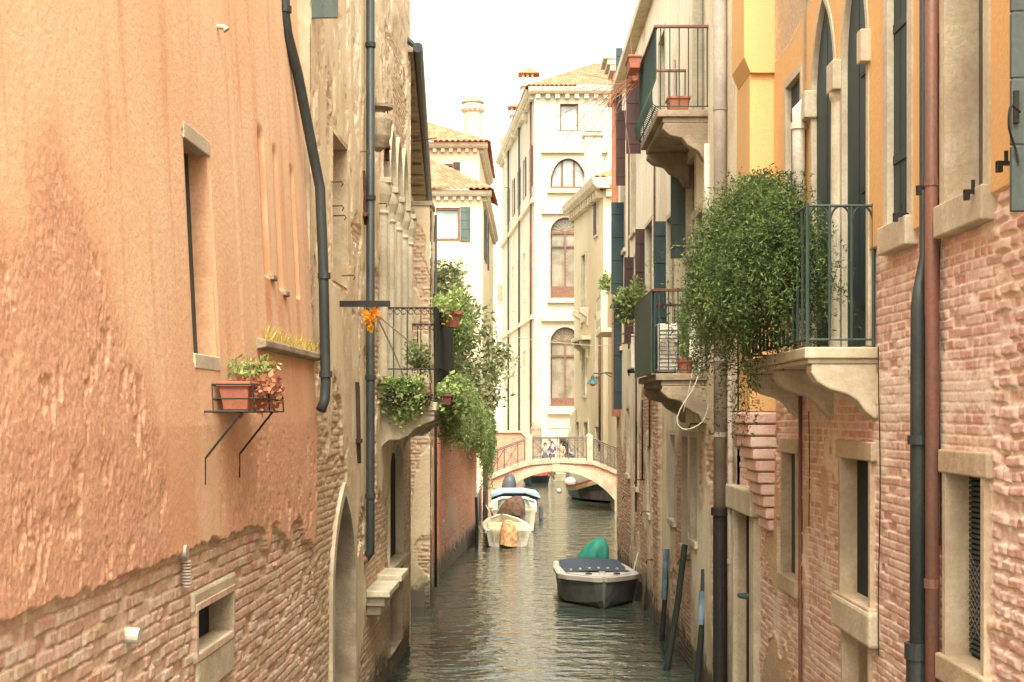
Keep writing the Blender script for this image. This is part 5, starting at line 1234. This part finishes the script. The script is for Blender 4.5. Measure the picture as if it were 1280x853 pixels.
t_.name = 'stone_bollard'; ORG['stone_bollard'] = (qx(671), 90.8, .8)

# ================================================================== people beyond the bridge
def person(x, y, z, h, top, legs, hair, lab, yaw=0, skirt=False, arm=.12):
    loc = (x, y, z); t_ = thing('person', loc, lab, 'person')
    s = h/1.72; J = dict(pel=(0, 0, .93), wa=(0, 0, 1.08), ch=(0, 0, 1.3), ne=(0, .01, 1.47), he=(0, -.02, 1.62), ht=(0, -.01, 1.7),
        ls=(.18, 0, 1.4), le=(.25, .02, 1.12), lh=(.24, -.08-arm, .95), rs=(-.18, 0, 1.4), re=(-.25, .02, 1.12), rh=(-.22, -.1-arm, 1.0),
        lt=(.1, 0, .88), lk=(.11, -.04, .5), la=(.11, .04, .09), lf=(.12, -.13, .03), rt=(-.1, 0, .88), rk=(-.11, .02, .5), ra=(-.12, .12, .09), rf=(-.13, -.04, .03))
    rad = dict(pel=.15, wa=.125, ch=.155, ne=.055, he=.1, ht=.07, ls=.065, le=.045, lh=.035, rs=.065, re=.045, rh=.035, lt=.09, lk=.06, la=.04, lf=.035, rt=.09, rk=.06, ra=.04, rf=.035)
    E = 'pel-wa wa-ch ch-ne ne-he he-ht ch-ls ls-le le-lh ch-rs rs-re re-rh pel-lt lt-lk lk-la la-lf pel-rt rt-rk rk-ra ra-rf'.split()
    def skin(name, keys, edges, m, grow, parent, base):
        me = bpy.data.meshes.new(name); ix = {k: i for i, k in enumerate(keys)}
        cy, sy = math.cos(yaw), math.sin(yaw)
        P = [((J[k][0]*cy-J[k][1]*sy)*s, (J[k][0]*sy+J[k][1]*cy)*s, J[k][2]*s) for k in keys]
        me.from_pydata(P, [(ix[a], ix[b]) for a, b in edges], []); me.materials.append(m)
        o = bpy.data.objects.new(name, me); COL.objects.link(o); o.parent = parent; ORG[o.name] = loc
        md = o.modifiers.new('k', 'SKIN'); md.use_smooth_shade = True
        for k in keys: r = rad[k]*s+grow; me.skin_vertices[0].data[ix[k]].radius = (r, r*(.72 if k in ('ch', 'wa', 'pel') else 1))
        me.skin_vertices[0].data[ix[keys[0]]].use_root = True
        o.modifiers.new('s', 'SUBSURF').render_levels = 1
        return o
    ed = [tuple(e.split('-')) for e in E]
    skin('body', list(J), ed, M_skin, 0, t_, loc)
    k2 = ['ch', 'wa', 'pel', 'ls', 'le', 'rs', 're']; skin('shirt', k2, [('ch', 'wa'), ('wa', 'pel'), ('ch', 'ls'), ('ls', 'le'), ('ch', 'rs'), ('rs', 're')], top, .022, t_, loc)
    if skirt: MB().lathe(loc, [(.15*s, 1.02*s), (.2*s, .9*s), (.27*s, .45*s), (.25*s, .44*s)][::-1], 14).build('skirt', legs, t_)
    else:
        k3 = ['pel', 'lt', 'lk', 'la', 'rt', 'rk', 'ra']; skin('trousers', k3, [('pel', 'lt'), ('lt', 'lk'), ('lk', 'la'), ('pel', 'rt'), ('rt', 'rk'), ('rk', 'ra')], legs, .02, t_, loc)
    cy = .02; MB().lathe((x+math.sin(yaw)*-.02, y+.03, z+1.52*s), [(.06, 0), (.105, .05), (.115, .14), (.09, .22), (.03, .255)], 14).build('hair', hair, t_, smooth=True)
    return t_
M_skin = mat('skin', (214, 160, 128), (204, 148, 116), rough=.6, bump=0)
M_blue = mat('blue_cloth', (70, 92, 140), (60, 80, 126), rough=.8, bump=0); M_peach = mat('peach_cloth', (224, 150, 104), (206, 130, 88), rough=.8, bump=0)
M_wht = mat('white_cloth', (176, 172, 160), (160, 156, 144), rough=.8, bump=0); M_hair = mat('dark_hair', (60, 44, 36), (50, 36, 30), rough=.7, bump=0)
M_denim = mat('denim', (84, 96, 116), (74, 84, 104), rough=.8, bump=0)
person(qx(683), 91.2, .55, 1.62, M_wht, M_blue, M_hair, 'person in white top and blue skirt just left of the palace door', skirt=True)
person(qx(692), 91.0, .55, 1.7, M_blue, M_blue, M_hair, 'person in all blue clothes standing in front of the palace wall', .3)
person(qx(704), 91.6, .55, 1.66, M_peach, M_peach, M_hair, 'person in peach dress in front of the dark palace doorway', -.2, True)
person(qx(719), 91.3, .55, 1.68, M_wht, M_denim, M_hair, 'person in white shirt at the right side of the palace door', .4)
person(qx(746), 91.0, .55, 1.6, M_peach, M_denim, M_hair, 'person in peach top behind the right slope of the bridge railing', -.5)
person(qx(737), 91.3, .55, 1.7, M_wht, M_denim, M_hair, 'person in white shirt behind the right newel post of the bridge', .1)

# ================================================================== boats
class Boat:
    def __init__(b, name, c, heading, lab, cat='boat'):
        b.c = c; b.h = heading; b.t = thing(name, c, lab, cat); b.cs = math.cos(heading); b.sn = math.sin(heading)
    def __call__(b, x, y, z):       # x across, y towards the bow
        return (b.c[0]+x*b.cs-y*b.sn, b.c[1]+x*b.sn+y*b.cs, b.c[2]+z)
    def hull(b, st, m, mg, mi, rimw=.12, floor=.12, rub=True):
        """stations: (y, half beam at gunwale, gunwale z, chine half beam, chine z, keel z)"""
        def loft(sec, name, mm, caps=(), parent=None, smooth=False):
            mb = MB(); n = len(sec[0]); vs = [b(*p) for s in sec for p in s]; fs = []
            for i in range(len(sec)-1):
                for k in range(n-1): fs.append((i*n+k, i*n+k+1, (i+1)*n+k+1, (i+1)*n+k))
            for i in caps: fs.append(tuple(range(i*n, i*n+n)))
            mb.add(vs, fs); return mb.build(name, mm, b.t if parent is None else parent, smooth=smooth)
        S = [[(-hb, y, zg), (-(hb*.55+cb*.45), y, zg*.5+zc*.5), (-cb, y, zc), (0, y, zk), (cb, y, zc), (hb*.55+cb*.45, y, zg*.5+zc*.5), (hb, y, zg)] for y, hb, zg, cb, zc, zk in st]
        loft(S, 'hull', m, (0, len(S)-1))
        R_ = []
        for y, hb, zg, cb, zc, zk in st: hi = max(hb-rimw, .0); R_.append((y, hb, zg, hi))
        for sg in (-1, 1):
            loft([[(sg*(hb+.03), y, zg-.07), (sg*(hb+.035), y, zg+.02), (sg*hb, y, zg+.04), (sg*hi, y, zg+.035), (sg*hi, y, zg-.05)] for y, hb, zg, hi in R_], 'gunwale', mg, (0, len(R_)-1))
        loft([[(-hi, y, zg+.03), (-hi*.9, y, floor), (hi*.9, y, floor), (hi, y, zg+.03)] for y, hb, zg, hi in R_], 'cockpit', mi, (0, len(R_)-1))
def cover(bt, name, m, c, rx, ry, h, seed, lab=None, parent=None, pointy=.6, lump=.16, lean=0.):
    """draped cloth over an outboard motor: a lumpy shell that falls in folds to its hem"""
    vs = []; fs = []; n = 26; r_ = 10; rg = np.random.default_rng(seed); ph = rg.random(6)*6
    for j in range(r_+1):
        v = j/r_; rr = (math.sin(v*PI/2)**pointy)
        for k in range(n):
            a = 2*PI*k/n; f = 1+lump*v*(math.sin(3*a+ph[0])*.5+math.sin(5*a+ph[1])*.4+math.sin(9*a+ph[2]+2*v)*.25)
            vs.append(bt(c[0]+rx*rr*f*math.cos(a)+lean*(1-v), c[1]+ry*rr*f*math.sin(a), c[2]+h*(1-v**1.6)+.03*math.sin(2*a+ph[3])*v))
    for j in range(r_):
        for k in range(n): fs.append((j*n+k, j*n+(k+1) % n, (j+1)*n+(k+1) % n, (j+1)*n+k))
    o = MB().add(vs, fs).build(name, m, parent, None if parent is not None else bt(*c), smooth=True); 
    return o
M_hullG = mat('grey_hull', (92, 92, 84), (76, 78, 72), rough=.45, scale=3, bump=.15, bd=.002); M_deckG = mat('taupe_deck', (186, 178, 160), (170, 162, 146), rough=.5, scale=3, bump=.15, bd=.002)
M_tarpB = mat('navy_tarp', (50, 66, 82), (42, 56, 72), rough=.7, scale=5, bump=.5, bd=.01); M_green = mat('green_tarp', (20, 128, 104), (14, 104, 88), rough=.6, scale=5, bump=.6, bd=.012)
M_hullW = mat('white_hull', (206, 196, 168), (176, 164, 132), rough=.5, scale=2.5, bump=.2, bd=.003); M_deckC = mat('cream_vinyl', (212, 198, 152), (196, 180, 134), rough=.6, scale=4, bump=.3, bd=.003)
M_pat = mat('patterned_orange_cloth', (212, 172, 96), (196, 104, 70), rough=.8, scale=9, bump=.8, bd=.02, thr=(.46, .54)); M_brownT = mat('brown_tarp', (122, 84, 58), (78, 56, 44), rough=.8, scale=6, bump=.8, bd=.03)
M_canB = mat('blue_canopy', (146, 178, 186), (130, 160, 170), rough=.7, scale=4, bump=.3, bd=.004); M_greyM = mat('grey_motor_hood', (84, 88, 90), (72, 76, 78), rough=.45, bump=.1, bd=.001)
M_redT = mat('red_tarp', (176, 74, 56), (150, 60, 48), rough=.8, scale=4, bump=.7, bd=.03); M_hullD = mat('dark_green_hull', (44, 56, 50), (36, 46, 42), rough=.45, scale=3, bump=.2, bd=.002)
M_redG = mat('red_gunwale', (160, 58, 46), (140, 50, 42), rough=.5, bump=.1, bd=.001); M_yelw = mat('varnished_strake', (206, 176, 116), (190, 156, 98), rough=.5, scale=4, bump=.2, bd=.002)

# grey boat, bow to the camera
b1 = Boat('moored_boat', (1.86, 31.3, 0), PI+.03, 'dark grey open motorboat with taupe deck moored alone by the right wall')
b1.hull([(-2.9, .74, .50, .68, .02, -.2), (-1.5, .83, .53, .76, .02, -.22), (.2, .86, .58, .78, .04, -.24), (.6, .85, .60, .74, .05, -.24), (.95, .70, .61, .56, .07, -.22), (1.3, .44, .62, .33, .1, -.18), (1.6, .2, .63, .14, .14, -.1), (1.76, .03, .64, .02, .2, .0)], M_hullG, M_deckG, M_dark, .15)
mb = MB(); mb.add([b1(-.70, .55, .645), b1(.70, .55, .645), b1(.66, .85, .655), b1(.42, 1.2, .66), b1(.16, 1.55, .672), b1(0, 1.74, .68), b1(-.16, 1.55, .672), b1(-.42, 1.2, .66), b1(-.66, .85, .655)], [(0, 1, 2, 3, 4, 5, 6, 7, 8)]); 
o = mb.build('foredeck', M_deckG, b1.t)
mb = MB()
for x in (-.34, .26): mb.lathe(b1(x, 1.05, .66), [(.075, 0), (.075, .02), (.04, .03), (.01, .035)], 12)
mb.build('deck_cap', M_dark, o)
mb = MB(); mb.tube([b1(-.06, 1.3, .68), b1(-.06, 1.3, .74), b1(.06, 1.3, .74), b1(.06, 1.3, .68)], .012, 5); mb.build('cleat', M_pipeG, o)
vs = []; fs = []; nx, ny = 13, 10
for j in range(ny):
    for i in range(nx):
        x = (i/(nx-1)-.5)*1.42; y = -2.2+j*(2.78/(ny-1)); vs.append(b1(x, y, .60+.10*math.cos(x*2.0)+.012*math.sin(y*9+x*4)+(.0 if j < ny-1 else -.01)))
for j in range(ny-1):
    for i in range(nx-1): fs.append((j*nx+i, j*nx+i+1, (j+1)*nx+i+1, (j+1)*nx+i))
o = MB().add(vs, fs).build('boat_cover', M_tarpB, b1.t, smooth=True)
mb = MB()
for i in range(7): mb.lathe(b1(-.6+i*.2, .5, .665+.06*math.cos((-.6+i*.2)*2)), [(.03, 0), (.03, .025), (.005, .03)], 8)
mb.build('strap_button', M_stoneP, o)
tag(cover(b1, 'motor_cover', M_green, (-.14, -2.4, .6), .33, .34, .56, 3, pointy=.95, lump=.3, lean=-.2), 'pointed bright green tarpaulin over the outboard of the grey boat', 'tarpaulin')
mb = MB(); mb.tube([b1(-.2, 1.6, .66), (2.6, 31, .45), (2.8, 31.6, 1.0)], .012, 5); tag(mb.build('mooring_rope', M_stoneP, None, (2.6, 31, .5)), 'thin rope tying the grey boat bow to the right wall', 'rope')

# three boats on the left, sterns to the camera
D = 43.5; k5 = D/FPX
b2 = Boat('moored_boat', ((630-HX)*k5+.02, 45.3, 0), .06, 'cream and white open motorboat nearest on the left bank with its stern to us')
b2.hull([(-1.75, .66, .48, .58, .02, -.1), (-1.0, .72, .52, .66, .02, -.15), (.3, .7, .55, .6, .05, -.2), (1.3, .5, .62, .36, .12, -.15), (2.0, .1, .7, .05, .3, .1)], M_hullW, M_whitep, M_deckC, .1)
MB().box(b2, -.6, .6, -1.6, -1.05, .3, .56).box(b2, -.62, .62, -1.05, -.9, .3, .68).build('stern_bench', M_deckC, b2.t, bevel=.04)
mb = MB()
for x in (-.42, .36): mb.box(b2, x-.03, x+.03, -1.80, -1.74, .0, .42)
mb.build('transom_strut', M_pipeG, b2.t)
MB().box(b2, -.14, .14, -2.05, -1.78, -.1, .6).build('outboard_motor', M_greyM, b2.t, bevel=.03)
tag(cover(b2, 'motor_cover', M_pat, (-.02, -2.0, .06), .27, .24, .78, 11, pointy=.45, lump=.28), 'red and yellow patterned cloth draped over the nearest left outboard motor', 'cloth')
b3 = Boat('moored_boat', ((640-HX)*49.5/FPX+.0, 51, 0), .04, 'white motorboat with curved white stern rail between the other left boats')
b3.hull([(-1.9, .74, .74, .66, .02, -.1), (-1.0, .8, .78, .7, .02, -.15), (.4, .78, .8, .66, .05, -.2), (1.4, .5, .84, .36, .12, -.15), (2.0, .1, .9, .05, .3, .1)], M_hullW, M_whitep, M_deckC, .14)
mb = MB(); mb.tube([b3(-.74, -1.8, .8), b3(-.74, -1.5, 1.02), b3(-.4, -1.2, 1.12), b3(.4, -1.2, 1.12), b3(.74, -1.5, 1.02), b3(.74, -1.8, .8)], .05, 8); mb.build('stern_rail', M_whitep, b3.t, smooth=True)
MB().box(b3, -.55, .55, -1.2, -1.1, .7, 1.15).build('windscreen', M_glassP, b3.t, bevel=.02)
MB().box(b3, -.18, .18, -2.25, -1.9, -.1, .95).build('outboard_motor', M_greyM, b3.t, bevel=.03)
tag(cover(b3, 'motor_cover', M_brownT, (-.05, -2.1, .62), .42, .36, .62, 15, pointy=.6, lump=.3, lean=.15), 'crumpled brown tarpaulin over the outboard of the middle left boat', 'tarpaulin')
b4 = Boat('moored_boat', ((641-HX)*55/FPX, 56.6, 0), .03, 'boat with a light blue canopy, furthest of the three on the left')
b4.hull([(-2.0, .84, .7, .76, .02, -.1), (-1.0, .9, .74, .8, .02, -.15), (.6, .86, .8, .7, .05, -.2), (1.6, .5, .86, .36, .12, -.15), (2.2, .1, .9, .05, .3, .1)], M_hullD, M_whitep, M_dark, .1)
mb = MB(); zc = .86; 
mb.oz(lambda s, o, z: b4(o, s, z), [(-1.0, zc+.0), (-.92, zc+.16), (-.4, zc+.25), (.4, zc+.25), (.92, zc+.16), (1.0, zc+.0), (.92, zc), (.4, zc+.17), (-.4, zc+.17), (-.92, zc)], -2.3, .2)
mb.build('canopy', M_canB, b4.t, bevel=.01)
mb = MB(); mb.oz(lambda s, o, z: b4(o, s, z), [(-.97, zc+.01), (-.9, zc+.14), (0, zc+.16), (.9, zc+.14), (.97, zc+.01), (.8, zc-.5), (-.8, zc-.5)], -2.2, -2.16); mb.build('canopy_curtain', M_tarpB, b4.t)
mb = MB()
for x in (-.9, .9):
    for y in (-2.2, .1): mb.tube([b4(x, y, .65), b4(x, y, zc+.12)], .02, 5)
mb.build('canopy_pole', M_pipeG, b4.t)
mb = MB(); mb.tube([b4(1.02, -2.0, .0), b4(1.02, -2.0, .5)], .09, 10); tag(mb.build('fender', M_greyM, None, b4(1.0, -2, 0), bevel=.03), 'grey fender hanging beside the blue canopied boat', 'fender')
b5m = cover(b4, 'motor_hood', M_greyM, (-.1, 2.7, .75), .32, .42, .8, 18, pointy=.5, lump=.02, lean=.1); tag(b5m, 'smooth dark grey hood standing beyond the light blue canopy', 'motor hood')
for i, (p0, p1, lab) in enumerate(((b2(-.6, -1.6, .55), PT(595, 650, 43.6), 'pale rope from the cream boat to the dark left mooring pole'), (b3(-.7, -1.6, .8), PT(606, 628, 50), 'pale rope from the middle left boat to the old wooden posts'))):
    m_ = ((p0[0]+p1[0])/2, (p0[1]+p1[1])/2, min(p0[2], p1[2])-.12); tag(MB().tube(smooth_path([p0, m_, p1]), .014, 5).build('mooring_rope', M_stoneP, None, m_), lab, 'rope')
# wooden boat through the arch
b6 = Boat('wooden_boat', (4.0, 67.3, 0), PI+.18, 'dark wooden boat with red gunwale and raised bow moored under the bridge arch')
st6 = [(-3.4, .7, .62, .6, .05, -.1), (-1.5, 1.0, .62, .85, .05, -.12), (.5, 1.12, .75, .9, .08, -.14), (1.8, .85, .98, .55, .12, -.1), (2.7, .38, 1.2, .2, .2, .0), (3.1, .03, 1.32, .02, .35, .15)]
b6.hull(st6, M_hullD, M_redG, M_oldwood, .1)
for sg in (-1, 1):
    mb = MB(); vs = []
    for y, hb, zg, cb, zc_, zk in st6: vs += [b6(sg*(hb+.045), y, zg-.08), b6(sg*(hb*.94+.05), y, zg-.26)]
    mb.add(vs, [(2*i, 2*i+1, 2*i+3, 2*i+2) for i in range(len(st6)-1)]); mb.build('strake', M_yelw, b6.t)
MB().box(b6, -.8, .8, -.8, -.5, .6, .68).box(b6, -.9, .9, -2.2, -1.9, .5, .58).build('thwart', M_wood, b6.t)
mb = MB(); mb.lathe(PT(713, 611, 70)[:2]+(.42,), [(.05, 0), (.22, .08), (.3, .25), (.27, .4), (.16, .5), (.03, .54)], 16)
tag(mb.build('motor_hood', M_whitep, None, PT(713, 611, 66), smooth=True), 'rounded white motor hood at the far end of the wooden boat', 'motor hood')
mb = MB()
for z in (0,): mb.lathe(PT(699, 617, 64.5), [(.03, 0), (.1, .04), (.12, .12), (.08, .2), (.03, .23)], 12)
tag(mb.build('fender', mat('blue_white_fender', (190, 190, 184), (60, 90, 140), rough=.4, scale=2, thr=(.45, .5), bump=0), None, PT(699, 617, 64.5), smooth=True), 'small blue and white fender left of the wooden boat', 'fender')
b7 = Boat('covered_boat', ((669-HX)*83/FPX, 82.5, 0), .1, 'dark boat under a red tarpaulin far beyond the bridge arch')
b7.hull([(-1.8, .6, .5, .5, .02, -.1), (-.8, .75, .55, .66, .02, -.15), (.6, .72, .6, .6, .05, -.2), (1.8, .1, .75, .05, .3, .1)], M_hullD, M_redG, M_dark, .1)
tag(cover(b7, 'boat_tarpaulin', M_redT, (0, -.2, .55), .82, 1.6, .42, 27, pointy=.35, lump=.07), 'red tarpaulin stretched over the furthest boat beyond the bridge', 'tarpaulin')

# ================================================================== mooring poles
def pole(name, pts, r, m, lab, band=None, group='mooring poles along the canal', cap=None):
    mb = MB(); n = len(pts); mb.tube(pts, [r*(1-.12*i/(n-1)) for i in range(n)], 10); o = mb.build(name, m, None, pts[0], smooth=True)
    tag(o, lab, 'pole', group)
    for (u0, u1, mm) in band or []:
        a = Vector(pts[0]).lerp(Vector(pts[-1]), u0); b_ = Vector(pts[0]).lerp(Vector(pts[-1]), u1); MB().tube([a, b_], r*1.06, 10).build('painted_band', mm, o)
    return o
M_blueP = mat('faded_blue_paint', (120, 150, 168), (84, 112, 130), rough=.7, scale=6, bump=.4, bd=.003)
M_pole = mat('dark_pole_wood', (48, 54, 50), (38, 42, 40), rough=.8, scale=7, bump=.6, bd=.004, stretch=(1, 1, .2))
def pp3(x0, y0, x1, y1, D): a = PT(x0, y0, D); b_ = PT(x1, y1, D); a = np.array(a); b_ = np.array(b_); return [tuple(a-(b_-a)*.35), tuple(a), tuple((a+b_)/2+np.array([.02, 0, 0])), tuple(b_)]
pole('mooring_pole', pp3(836, 822, 856, 681, 22.6), .055, M_pole, 'tall dark leaning mooring pole in front of the right brick wall')
pole('mooring_pole', pp3(828, 790, 833, 687, 25.6), .05, M_pole, 'mooring pole with faded blue top just left of the tall leaning one', [(.55, 1.0, M_blueP)])
pole('mooring_pole', pp3(872, 846, 880, 712, 21.0), .05, M_pole, 'short mooring pole with a pale blue and white band nearest the grey downpipe', [(.62, .85, M_blueP)])
pole('mooring_pole', pp3(803, 764, 806, 716, 29.5), .05, M_oldwood, 'brown mooring stake with a rusty ring by the grey boat')
pole('mooring_pole', pp3(918, 860, 921, 600, 18.4), .03, M_oldwood, 'thin weathered pole standing close to the stone water door')
pole('mooring_pole', pp3(906, 860, 909, 700, 19.0), .05, M_pole, 'dark mooring pole between the grey downpipe and the stone water door')
pole('mooring_pole', pp3(596, 682, 595, 622, 43.6), .055, M_pole, 'dark mooring pole beside the cream boat on the left')
pole('mooring_pole', pp3(606.5, 655, 606, 560, 50), .10, M_oldwood, 'pair of old wooden posts against the left end of the garden wall')
pole('mooring_pole', pp3(610.5, 640, 608, 524, 54), .13, mat('sand_coloured_post', (190, 150, 106), (172, 130, 88), rough=.8, scale=5, bump=.4, bd=.004), 'thick sand coloured post at the left foot of the bridge')
tag(MB().tube([PT(633, 420, 56), PT(680, 427, 62), PT(740, 432, 62), PT(770, 432, 40)], .012, 4).build('overhead_cable', M_pipeG, None, (2, 56, 7)), 'thin cable strung across the canal in front of the palace', 'cable')
# ================================================================== light, sky, camera
wd = bpy.data.worlds.new('World'); SC.world = wd; wd.use_nodes = True; nt = wd.node_tree
bg = nt.nodes['Background']; sky = nt.nodes.new('ShaderNodeTexSky'); sky.sky_type = 'NISHITA'; sky.sun_disc = False
SUN_EL, SUN_AZ = 58, 0     # azimuth: degrees from straight behind the camera towards the left bank
sky.sun_elevation = R(SUN_EL); sky.air_density = 1.0; sky.dust_density = 4.0; sky.ozone_density = 1.0
sd = Vector((-math.sin(R(SUN_AZ))*math.cos(R(SUN_EL)), -math.cos(R(SUN_AZ))*math.cos(R(SUN_EL)), math.sin(R(SUN_EL))))
sky.sun_rotation = math.atan2(sd.x, sd.y)
hs = nt.nodes.new('ShaderNodeHueSaturation'); hs.inputs['Saturation'].default_value = .25
tn = nt.nodes.new('ShaderNodeMix'); tn.data_type = 'RGBA'; tn.blend_type = 'MULTIPLY'; tn.inputs[0].default_value = 1; tn.inputs[7].default_value = (1.0, .965, .86, 1)
nt.links.new(sky.outputs[0], hs.inputs['Color']); nt.links.new(hs.outputs[0], tn.inputs[6]); nt.links.new(tn.outputs[2], bg.inputs[0]); bg.inputs[1].default_value = .15
sl = bpy.data.lights.new('sun', 'SUN'); sl.energy = .8; sl.angle = R(12); sl.color = (1, .93, .8)
so = bpy.data.objects.new('sun', sl); COL.objects.link(so); so.rotation_euler = sd.to_track_quat('Z', 'Y').to_euler()
cam = bpy.data.cameras.new('camera'); co = bpy.data.objects.new('camera', cam); COL.objects.link(co); SC.camera = co
co.location = (0, 0, CAMZ); co.rotation_euler = (R(90), 0, 0); cam.lens = 50; cam.sensor_width = 36; cam.shift_y = (HY-426.5)/1280; cam.clip_start = .1; cam.clip_end = 3000
SC.view_settings.view_transform = 'Standard'; SC.view_settings.look = 'None'; SC.view_settings.gamma = 1; SC.view_settings.exposure = 2.2
SC.cycles.max_bounces = 8; SC.cycles.diffuse_bounces = 4
